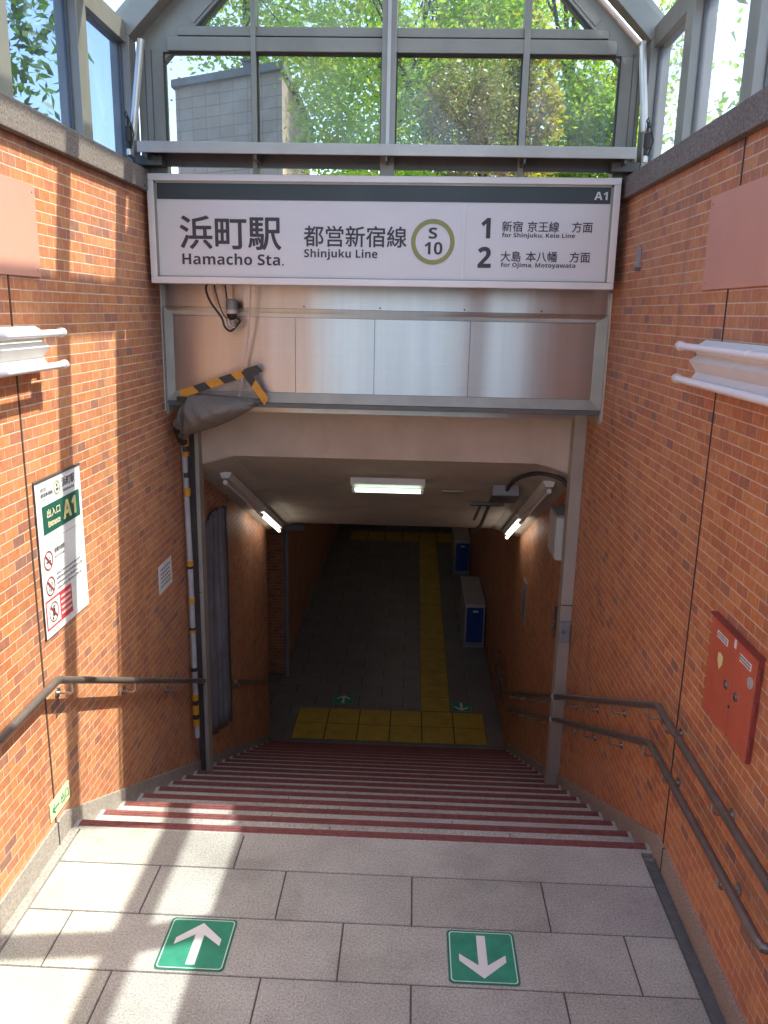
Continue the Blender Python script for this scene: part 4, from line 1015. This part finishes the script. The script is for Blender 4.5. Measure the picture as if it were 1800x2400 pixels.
# ------------------------------------------------------------------ lamps of the stairway
t = thing('ceiling_lamp', (-0.16, 6.8, cz(6.8)), 'lit twin tube fluorescent lamp across the middle of the sloping ceiling', 'lamp')
sl_ = math.atan(CS)
def on_slope(x, y, d): return (x, y - d * math.sin(sl_), cz(y) - d * math.cos(sl_))
b = MB(); yc = 6.70
b.add([on_slope(x, y, d) for d in (0.001, 0.055) for (x, y) in ((-0.475, yc - 0.07), (0.15, yc - 0.07), (0.15, yc + 0.07), (-0.475, yc + 0.07))], [(0, 1, 2, 3), (7, 6, 5, 4), (0, 4, 5, 1), (1, 5, 6, 2), (2, 6, 7, 3), (3, 7, 4, 0)]); b.build('casing', 'lamp_white', t, bevel=0.003)
for dy in (0.015, 0.065):
    b = MB(); b.tube([on_slope(-0.44, yc + dy, 0.085), on_slope(0.115, yc + dy, 0.085)], 0.014, 12); o = b.build('tube', 'tube_green', t, smooth=True)
    for x_ in (-0.452, 0.127):
        b = MB(); b.tube([on_slope(x_ - 0.012, yc + dy, 0.085), on_slope(x_ + 0.012, yc + dy, 0.085)], 0.018, 10); b.build('lamp_holder', 'lamp_white', t)
def side_lamp(X, sgn, y0, y1, lit, label):
    t = thing('slope_lamp', (X, (y0 + y1) / 2, cz((y0 + y1) / 2)), label, 'lamp')
    def P(y, dx, d): return (X + dx, y - d * math.sin(sl_), cz(y) - 0.05 - d * math.cos(sl_))
    b = MB(); hw = 0.05
    vs = [P(y, dx, d) for y in (y0, y1) for (dx, d) in ((-hw, 0.0), (hw, 0.0), (hw * 0.6, 0.05), (-hw * 0.6, 0.05))]
    b.add(vs, [(0, 1, 2, 3), (7, 6, 5, 4), (0, 4, 5, 1), (1, 5, 6, 2), (2, 6, 7, 3), (3, 7, 4, 0)]); b.build('casing', 'lamp_white', t)
    b = MB(); b.tube([P(y0 + 0.05, 0, 0.082), P(y1 - 0.05, 0, 0.082)], 0.0145, 12); b.build('tube', 'tube_warm' if lit else 'tube_off', t, smooth=True)
    for yy in (y0 + 0.03, y1 - 0.03):
        b = MB(); b.tube([P(yy - 0.018, 0, 0.082), P(yy + 0.018, 0, 0.082)], 0.02, 10); b.build('lamp_holder', 'lamp_white', t)
side_lamp(-1.46, -1, 6.35, 7.75, False, 'unlit upper strip lamp along the left edge of the sloping ceiling')
side_lamp(-1.46, -1, 7.85, 8.95, True, 'lit lower strip lamp along the left edge of the sloping ceiling')
side_lamp(1.13, 1, 6.35, 7.75, False, 'unlit upper strip lamp along the right edge of the sloping ceiling')
side_lamp(1.13, 1, 7.85, 8.95, True, 'lit lower strip lamp along the right edge of the sloping ceiling')

def passage_lamp(y, label):
    t = thing('passage_lamp', (0.0, y, cz(9.1) - 0.08), label, 'lamp', 'lamps along the passage ceiling')
    zc = cz(9.1)
    b = MB(); b.box(-0.32, 0.32, y - 0.07, y + 0.07, zc - 0.05, zc - 0.001); b.build('casing', 'lamp_white', t, bevel=0.003)
    for dy in (-0.03, 0.03):
        b = MB(); b.tube([(-0.30, y + dy, zc - 0.07), (0.30, y + dy, zc - 0.07)], 0.014, 10); b.build('tube', 'tube_pass', t, smooth=True)
        for x_ in (-0.305, 0.305):
            b = MB(); b.tube([(x_ - 0.01, y + dy, zc - 0.07), (x_ + 0.01, y + dy, zc - 0.07)], 0.018, 10); b.build('lamp_holder', 'lamp_white', t)
for y_ in (11.5, 14.5, 17.5): passage_lamp(y_, 'lit twin tube lamp on the flat passage ceiling beyond the sloping part')

def slope_box(parent, nm, x0, x1, y0, y1, d0, d1, mat):
    b = MB(); b.add([on_slope(x, y, d) for d in (d0, d1) for (x, y) in ((x0, y0), (x1, y0), (x1, y1), (x0, y1))], [(0, 1, 2, 3), (7, 6, 5, 4), (0, 4, 5, 1), (1, 5, 6, 2), (2, 6, 7, 3), (3, 7, 4, 0)])
    return b.build(nm, mat, parent, bevel=0.003)
t = thing('junction_box', (0.85, 7.0, cz(7.0)), 'grey junction box on the sloping ceiling fed by a curved dark conduit', 'junction box')
slope_box(t, 'box', 0.73, 0.95, 6.78, 7.05, 0.001, 0.09, 'grey_box'); slope_box(t, 'lid', 0.72, 0.96, 6.77, 7.06, 0.091, 0.10, 'alu_dk')
b = MB(); pth = smooth_path([(1.23, 6.06, 1.30), (1.16, 6.12, 1.36), (1.02, 6.2, 1.375), (0.90, 6.35, 1.31), (0.855, 6.6, 1.20), (0.85, 6.8, 1.10)])
b.tube(pth, 0.017, 10); b.build('conduit', 'rubber', t, smooth=True)
t = thing('ceiling_plate', (0.41, 7.1, cz(7.1)), 'thin dark blank plate on the sloping ceiling right of the lit lamp', 'plate'); slope_box(t, 'plate', 0.31, 0.50, 7.05, 7.17, 0.001, 0.012, 'guide')
t = thing('sign_bracket', (0.78, 7.6, cz(7.6)), 'dark metal hanger with short drop arm near the lower end of the sloping ceiling', 'bracket'); slope_box(t, 'bar', 0.60, 0.92, 7.55, 7.61, 0.001, 0.03, 'alu_dk')
b = MB(); b.tube([on_slope(0.78, 7.6, 0.03), (0.74, 7.9, 0.50), (0.70, 8.2, 0.36)], 0.018, 8); b.tube([on_slope(0.70, 7.58, 0.03), (0.66, 7.75, 0.60)], 0.014, 8); b.build('arm', 'alu_dk', t)

t = thing('fuse_cabinet', (1.22, 6.2, 0.75), 'white steel cabinet on the right wall just inside the stairway', 'cabinet')
b = MB(); b.box(1.165, XR - 0.001, 6.06, 6.40, 0.72, 1.06); b.build('case', 'box_white', t, bevel=0.004)
b = MB(); b.box(1.158, 1.164, 6.07, 6.39, 0.73, 1.05); b.build('door', 'box_white', t, bevel=0.002)
b = MB(); b.box(1.16, XR - .001, 6.05, 6.41, 1.062, 1.08); b.build('cap', 'grey_box', t)
b = MB(); b.tube([(1.157, 6.12, 0.84), (1.150, 6.12, 0.84)], 0.012, 10); b.build('latch', 'bracket', t)
t = thing('key_switch', (1.24, 5.86, 0.13), 'small grey key switch box on the right shutter guide', 'switch box')
b = MB(); b.box(1.203, 1.278, 5.838, 5.869, 0.138, 0.298); b.build('case', 'grey_box', t, bevel=0.003)
b = MB(); b.tube([(1.225, 5.838, 0.22), (1.225, 5.832, 0.22)], 0.012, 12); b.build('lock', 'bracket', t)
t = thing('wall_hook', (1.27, 6.6, -0.3), 'tiny chrome latch on the right brick wall just inside the stairway', 'latch')
b = MB(); b.box(1.265, XR - .001, 6.35, 6.45, -0.05, 0.20); b.build('plate', 'alu_dk', t)
b = MB(); b.tube([(1.262, 6.40, 0.10), (1.25, 6.40, 0.06), (1.262, 6.40, -0.02)], 0.008, 8); b.build('hook', 'bracket', t, smooth=True)
t = thing('wall_plate', (XR, 8.2, -0.4), 'slim grey vertical strip on the right brick wall deep in the stairway', 'plate')
b = MB(); b.box(XR - 0.012, XR, 8.2, 8.42, -0.65, -0.20); b.build('plate', 'grey_box', t); b = MB(); b.box(XR - 0.016, XR - 0.0125, 8.25, 8.30, -0.6, -0.3); b.build('slot', 'alu_dk', t)

# plastic sheeting on the left wall inside
t = thing('plastic_sheeting', (XL, 6.6, -0.9), 'grey plastic sheeting hung in folds over the left wall inside the stairway', 'sheeting')
b = MB(); n = 60; vs = []; fs = []
for i in range(n + 1):
    yy = 6.16 + 0.79 * i / n
    dx = 0.02 + 0.014 * math.sin(i * 0.9) + 0.012 * math.sin(i * 0.37 + 1) + (0.03 if 0.42 < i / n < 0.7 else 0)
    ztop = 0.80 + 0.12 * math.sin(i / n * 3.0)
    for j in range(13):
        z_ = ztop + (-1.0 - ztop) * j / 12 + (-0.2 * (i / n) * (j / 12))
        vs.append((XL + dx + 0.006 * math.sin(j * 0.8 + i * 0.3), yy, z_))
for i in range(n):
    for j in range(12): fs.append((i * 13 + j, i * 13 + j + 1, (i + 1) * 13 + j + 1, (i + 1) * 13 + j))
b.add(vs, fs); o = b.build('sheet', 'curtain', t, smooth=True); sm = o.modifiers.new('solid', 'SOLIDIFY'); sm.thickness = 0.002
b = MB(); b.box(XL, XL + 0.03, 6.955, 7.0, -1.25, 0.85); b.build('edge_post', 'curtain_dk', t)
b = MB(); b.tube([(XL + 0.03, 6.93, 0.86), (XL + 0.02, 7.05, 0.95)], 0.006, 8); b.build('hook', 'bracket', t)

# ------------------------------------------------------------------ lower passage furniture
def tactile(nm, label, nx, ny, x0, y0, s, bars):
    t = thing(nm, (x0, y0, ZB), label, 'tactile paving')
    b = MB(); z = ZB + 0.001
    for i in range(nx):
        for j in range(ny):
            X0, X1, Y0_, Y1_ = x0 + s * i + 0.007, x0 + s * (i + 1) - 0.007, y0 + s * j + 0.007, y0 + s * (j + 1) - 0.007
            b.box(X0, X1, Y0_, Y1_, z, z + 0.004)
    b.build('tiles', 'tactile', t)
    q = MB(); q.box(x0 + 0.001, x0 + s * nx - 0.001, y0 + 0.001, y0 + s * ny - 0.001, ZB + 0.0008, ZB + 0.0025); q.build('bedding', 'sealant', t)
    b = MB()
    for i in range(nx):
        for j in range(ny):
            X0, Y0_ = x0 + s * i, y0 + s * j
            if bars:
                for k in range(4):
                    c = X0 + s * (k + 0.5) / 4; b.box(c - 0.018, c + 0.018, Y0_ + 0.03, Y0_ + s - 0.03, z + 0.0035, z + 0.009)
            else:
                for k in range(6):
                    for l_ in range(6):
                        cx, cy = X0 + s * (k + 0.5) / 6, Y0_ + s * (l_ + 0.5) / 6; r_ = 0.014
                        b.add([(cx - r_, cy - r_, z + 0.0035), (cx + r_, cy - r_, z + 0.0035), (cx + r_, cy + r_, z + 0.0035), (cx - r_, cy + r_, z + 0.0035)] + [(cx - r_ * .6, cy - r_ * .6, z + 0.009), (cx + r_ * .6, cy - r_ * .6, z + 0.009), (cx + r_ * .6, cy + r_ * .6, z + 0.009), (cx - r_ * .6, cy + r_ * .6, z + 0.009)],
                              [(4, 5, 6, 7), (0, 1, 5, 4), (1, 2, 6, 5), (2, 3, 7, 6), (3, 0, 4, 7)])
    o = b.build('bars' if bars else 'domes', 'tactile', t); o['kind'] = 'stuff'
tactile('tactile_band', 'yellow tactile warning band at the foot of the stairs', 6, 2, -1.388, 9.125, 0.411, False)
tactile('tactile_strip', 'long yellow ribbed guiding strip leading away down the passage', 1, 20, 0.237, 9.962, 0.411, True)
tactile('tactile_band', 'far yellow tactile band across the end of the passage', 6, 2, -1.388, 18.22, 0.411, False)
for (yc, lab) in ((12.2, 'nearer blue cabinet with pale top against the right passage wall'), (15.9, 'farther blue cabinet with pale top against the right passage wall')):
    t = thing('blue_cabinet', (1.11, yc, ZB), lab, 'cabinet', 'blue cabinets in the passage')
    b = MB(); b.box(0.95, 1.262, yc + 0.012, yc + 1.40, ZB + 0.05, -1.96); b.build('body', 'cab_top', t, bevel=0.004)
    b = MB(); b.box(0.972, 1.240, yc, yc + 0.011, ZB + 0.07, -1.985); b.build('front_panel', 'blue', t)
    b = MB(); b.box(0.938, 1.268, yc - 0.01, yc + 1.41, -1.958, -1.925); b.build('top', 'cab_top', t, bevel=0.004)
    b = MB(); b.box(1.07, 1.15, yc - 0.006, yc, -2.06, -2.03); b.build('label_plate', 'white', t)
    b = MB(); b.box(0.94, 1.268, yc - 0.02, yc + 1.4, ZB, ZB + 0.048); b.build('base', 'grey_box', t)

def arrow_sticker(x, y, z, s, up, label, scale_y=1.0):
    t = thing('floor_arrow_sticker', (x, y, z), label, 'floor sticker', 'green arrow stickers on the floors')
    def rr(h, r, n=6):
        o = []
        for cx, cy, a0 in ((h - r, h - r, 0), (-h + r, h - r, 90), (-h + r, -h + r, 180), (h - r, -h + r, 270)):
            for k in range(n + 1):
                a = rad(a0 + 90 * k / n); o.append((cx + r * math.cos(a), cy + r * math.sin(a)))
        return o
    def flat(pts, zz, nm, mat):
        b = MB(); b.add([(x + p[0], y + p[1], z + zz) for p in pts], [tuple(range(len(pts)))]); return b.build(nm, mat, t)
    h = s / 2
    flat(rr(h, 0.02), 0.0022, 'backing', 'green_edge')
    b = MB(); o_ = rr(h - 0.009, 0.016); i_ = rr(h - 0.0135, 0.013); n = len(o_)
    b.add([(x + p[0], y + p[1], z + 0.0034) for p in o_ + i_], [(k, (k + 1) % n, n + (k + 1) % n, n + k) for k in range(n)]); b.build('border_line', 'green_pale', t)
    flat(rr(h - 0.0137, 0.0128), 0.0030, 'face', 'green')
    w_ = s * 0.065; d = 1 if up else -1
    tip = s * 0.40; arm = s * 0.335; ay = s * 0.0; th = s * 0.15
    L = [(-w_, -tip), (-w_, tip - 0.45 * arm - th * 0.55), (-arm, ay - th * 0.25), (-arm, ay + th * 0.62), (0, tip), (arm, ay + th * 0.62), (arm, ay - th * 0.25), (w_, tip - 0.45 * arm - th * 0.55), (w_, -tip)]
    # strip faces: shaft and two arms
    b = MB(); zz = z + 0.0042
    def Q(p): return (x + p[0], y + d * p[1] * 1.0, zz)
    ft = [Q(p) for p in L]
    fs = [(0, 8, 7, 4), (0, 4, 1), (1, 4, 3, 2), (7, 6, 5, 4)]
    b.add(ft, fs); b.build('arrow', 'white', t)
    return t
arrow_sticker(-0.796, 2.808, 0.0, 0.285, True, 'green floor sticker with white arrow pointing down the stairs, partly sunlit')
arrow_sticker(0.386, 2.808, 0.0, 0.285, False, 'green floor sticker with white arrow pointing to the viewer, in shade')
arrow_sticker(-0.82, 10.22, ZB, 0.285, True, 'glossy green arrow sticker on the lower floor left of the guiding strip')
arrow_sticker(0.80, 10.12, ZB, 0.285, False, 'dim green arrow sticker on the lower floor right of the guiding strip')
t = thing('standpipe', (-1.70, 11.2, ZB), 'thin grey vertical pipe at the corner of the left passage wall', 'pipe')
b = MB(); b.tube([(-1.70, 10.9, ZB), (-1.70, 10.9, -0.3)], 0.03, 10); b.build('pipe', 'grey_box', t, smooth=True)
b = MB(); b.box(-1.73, -1.45, 10.85, 10.95, -0.42, -0.34); b.build('crossbar', 'grey_box', t)

# ------------------------------------------------------------------ outside: planter, building, poles
t = thing('planter', (XC, 8, GZ), 'concrete planter roof behind the end glass carrying the shrubs', 'planter')
b = MB(); b.box(-2.6, 2.4, 6.22, 11.6, 1.93, 3.05); b.build('wall', 'conc', t)
b = MB(); b.box(-2.45, 2.25, 6.35, 11.45, 3.052, 3.10); b.build('soil', 'soil', t)
t = thing('tiled_building', (-2.8, 13, GZ), 'low grey tiled building with dark roof edge seen through the end glass', 'building')
c0 = Vector((-1.88, 12.0)); c1 = Vector((-3.62, 12.97)); c2 = Vector((-1.95, 15.5)); c3 = c1 + (c2 - c0)
b = MB(); b.prism([c0[:], c2[:], c3[:], c1[:]], 'z', GZ, 5.70); b.build('wall', 'grey_tile', t)
ctr = (c0 + c1 + c2 + c3) / 4
b = MB(); b.prism([(ctr + (q - ctr) * 1.05)[:] for q in (c0, c2, c3, c1)], 'z', 5.701, 5.80); b.build('roof', 'roof_dk', t)
b = MB(); d_ = (c1 - c0).normalized(); nn_ = Vector((d_.y, -d_.x)); p0 = c0 + d_ * 0.0
b.prism([((c0 + Vector((0.02, 0.3)))[:]), ((c0 + Vector((0.05, 0.3)))[:]), ((c0 + Vector((0.02, 1.4)))[:]), ((c0 + Vector((-0.02, 1.4)))[:])], 'z', 1.5, 3.2); b.build('door', 'roof_dk', t)
t = thing('roof_vent', (-2.4, 12.8, 5.8), 'small dark vent standing on the grey tiled building roof', 'vent')
b = MB(); b.box(-2.55, -2.40, 12.7, 12.85, 5.801, 6.0); b.box(-2.58, -2.37, 12.67, 12.88, 6.0, 6.03); b.build('vent_hood', 'roof_dk', t)
for (px_, py_, r_, hh, lab) in ((-4.75, 16.0, 0.15, 11, 'brown utility pole behind the grey tiled building'), (-3.05, 15.6, 0.10, 12, 'thinner dark pole right of the utility pole')):
    t = thing('utility_pole', (px_, py_, GZ), lab, 'pole')
    b = MB(); b.tube([(px_, py_, GZ), (px_, py_, hh)], [r_, r_ * 0.75], 14); b.build('pole', 'bark', t, smooth=True)
    b = MB(); b.box(px_ - 0.7, px_ + 0.7, py_ - 0.04, py_ + 0.04, hh - 0.6, hh - 0.52); b.build('crossarm', 'grey_box', t)
def facade(label, x0, x1, y0, y1, h, face, mat):
    t = thing('office_building', ((x0 + x1) / 2, (y0 + y1) / 2, GZ), label, 'building')
    b = MB(); b.box(x0, x1, y0, y1, GZ, h); b.build('wall', mat, t)
    b = MB(); b.box(x0 - 0.15, x1 + 0.15, y0 - 0.15, y1 + 0.15, h + 0.001, h + 0.3); b.build('roof', 'roof_dk', t)
    k = int((y1 - y0) / 2.0)
    for fl in range(int((h - 2) / 3)):
        for i in range(k):
            ya = y0 + 0.5 + i * 2.0; za = GZ + 1.2 + fl * 3.0
            xa = x0 if face < 0 else x1
            b = MB(); b.box(min(xa, xa + face * 0.06), max(xa, xa + face * 0.06), ya, ya + 1.1, za, za + 1.4); b.build('window', 'win_dark', t)
facade('pale office building seen hazily through the right side glass', 11, 19, -4, 14, 8.5, -1, 'bldg_white')

# ------------------------------------------------------------------ trees and shrubs
def leaf_mesh(name, centers, size, mat, parent, droop=0.3, aspect=0.5):
    n = len(centers)
    ax = rng.normal(size=(n, 3)); ax[:, 2] = ax[:, 2] * 0.6 - droop; ax /= np.linalg.norm(ax, axis=1)[:, None]
    rv = rng.normal(size=(n, 3)); sd = np.cross(ax, rv); sd /= np.linalg.norm(sd, axis=1)[:, None] + 1e-9
    s = size * rng.uniform(0.6, 1.35, n)[:, None]
    nr = np.cross(ax, sd)
    v = np.stack([centers - ax * s * 0.5, centers + sd * s * aspect * 0.5 + nr * s * 0.06, centers + ax * s * 0.5, centers - sd * s * aspect * 0.5 + nr * s * 0.06], 1).reshape(-1, 3)
    me = bpy.data.meshes.new(name)
    me.vertices.add(4 * n); me.vertices.foreach_set('co', v.astype(np.float32).ravel())
    me.loops.add(4 * n); me.loops.foreach_set('vertex_index', np.arange(4 * n, dtype=np.int32))
    me.polygons.add(n); me.polygons.foreach_set('loop_start', np.arange(0, 4 * n, 4, dtype=np.int32)); me.polygons.foreach_set('loop_total', np.full(n, 4, np.int32))
    at = me.attributes.new('leafrnd', 'FLOAT', 'FACE'); at.data.foreach_set('value', rng.random(n).astype(np.float32))
    me.materials.append(M[mat]); me.update(); me.validate()
    o = bpy.data.objects.new(name, me); COL.objects.link(o); attach(o, parent); return o
def crown_points(c, r, n, clumps=60, shell=0.55, cl=0.28):
    c = np.array(c); r = np.array(r)
    d = rng.normal(size=(clumps, 3)); d /= np.linalg.norm(d, axis=1)[:, None]
    cc = d * (shell + (1 - shell) * rng.random((clumps, 1)) ** 0.6)
    idx = rng.integers(0, clumps, n)
    p = cc[idx] + rng.normal(size=(n, 3)) * cl * rng.uniform(0.5, 1.1, (clumps, 1))[idx] * 0.6
    return c + p * r
def tree(name, label, base, c, r, n, size, mat, cat='tree', group=None, clumps=60, droop=0.3, aspect=0.5, trunk_r=0.1, cl=0.28):
    t = thing(name, base, label, cat, group)
    b = MB(); bz = Vector(base); cc = Vector(c)
    mid = bz.lerp(cc, 0.55) + Vector((0.1, -0.08, 0))
    b.tube([bz, bz.lerp(mid, 0.5), mid, cc], [trunk_r, trunk_r * 0.85, trunk_r * 0.7, trunk_r * 0.3], 9)
    for k in range(9):
        d = Vector((random.uniform(-1, 1), random.uniform(-1, 1), random.uniform(-0.1, 0.9))).normalized()
        e = cc + Vector((d.x * r[0], d.y * r[1], d.z * r[2])) * 0.8
        s_ = mid.lerp(cc, random.uniform(0, 0.9)); b.tube([s_, s_.lerp(e, 0.5) + Vector((0, 0, 0.1)), e], [trunk_r * 0.4, trunk_r * 0.22, trunk_r * 0.08], 6)
    b.build('trunk', 'bark', t, smooth=True)
    leaf_mesh('crown', crown_points(c, r, n, clumps, 0.5, cl), size, mat, t, droop, aspect)
    return t
tree('leafy_tree', 'dark glossy leaved tree outside the left side glass', (-5.0, 8.3, GZ), (-4.95, 8.3, 5.4), (1.40, 1.5, 2.2), 17000, 0.15, 'leaf_dark', droop=0.5, aspect=0.36, clumps=80)
tree('leafy_tree', 'bright green tree behind the grey tiled building', (0.2, 15.5, GZ), (-0.9, 15.0, 7.6), (3.0, 1.8, 3.4), 30000, 0.115, 'leaf_a', clumps=110)
tree('leafy_tree', 'fresh green tree filling the middle of the end glass', (0.6, 10.6, 3.1), (-0.35, 10.6, 5.6), (1.15, 1.2, 2.6), 19000, 0.075, 'leaf_a', clumps=100, trunk_r=0.07)
tree('leafy_tree', 'tall green tree shading the right end of the canopy', (4.2, 7.9, GZ), (3.75, 7.85, 8.8), (2.5, 1.45, 3.2), 46000, 0.20, 'leaf_b', clumps=170, cl=0.17)
tree('leafy_tree', 'yellow green tree at the upper right of the end glass', (2.4, 12.5, GZ), (1.9, 11.9, 6.2), (1.7, 1.3, 2.7), 20000, 0.085, 'leaf_a', clumps=90)
tree('shrub', 'dry brownish bush right of the thick middle mullion', (0.62, 9.4, 3.1), (0.66, 9.4, 4.25), (0.66, 0.7, 1.15), 16000, 0.05, 'leaf_brown', 'shrub', clumps=80, trunk_r=0.05)
tree('shrub', 'golden leaved shrub beside the dry brownish bush', (1.25, 9.8, 3.1), (1.2, 9.6, 4.3), (0.35, 0.4, 1.15), 3000, 0.08, 'leaf_gold', 'shrub', clumps=40, trunk_r=0.04)
tree('shrub', 'bright lime green shrub low in the right corner of the end glass', (2.1, 11.0, 3.1), (2.28, 10.9, 4.35), (0.85, 0.6, 1.1), 15000, 0.075, 'leaf_a', 'shrub', clumps=60, trunk_r=0.04)
tree('shrub', 'low green shrub along the sill behind the central mullion', (-0.45, 7.6, 3.1), (-0.3, 7.7, 3.42), (0.75, 0.5, 0.36), 5000, 0.075, 'leaf_a', 'shrub', clumps=50, trunk_r=0.03)
tree('leafy_tree', 'green tree outside the right side glass near the street', (6.2, 11.5, GZ), (5.6, 11.0, 4.6), (1.8, 2.0, 2.6), 12000, 0.14, 'leaf_b', clumps=80)
tree('leafy_tree', 'small tree across the street beyond the right glass', (7.5, 7.5, GZ), (7.5, 7.5, 3.9), (1.5, 1.5, 2.0), 8000, 0.14, 'leaf_a', clumps=60)
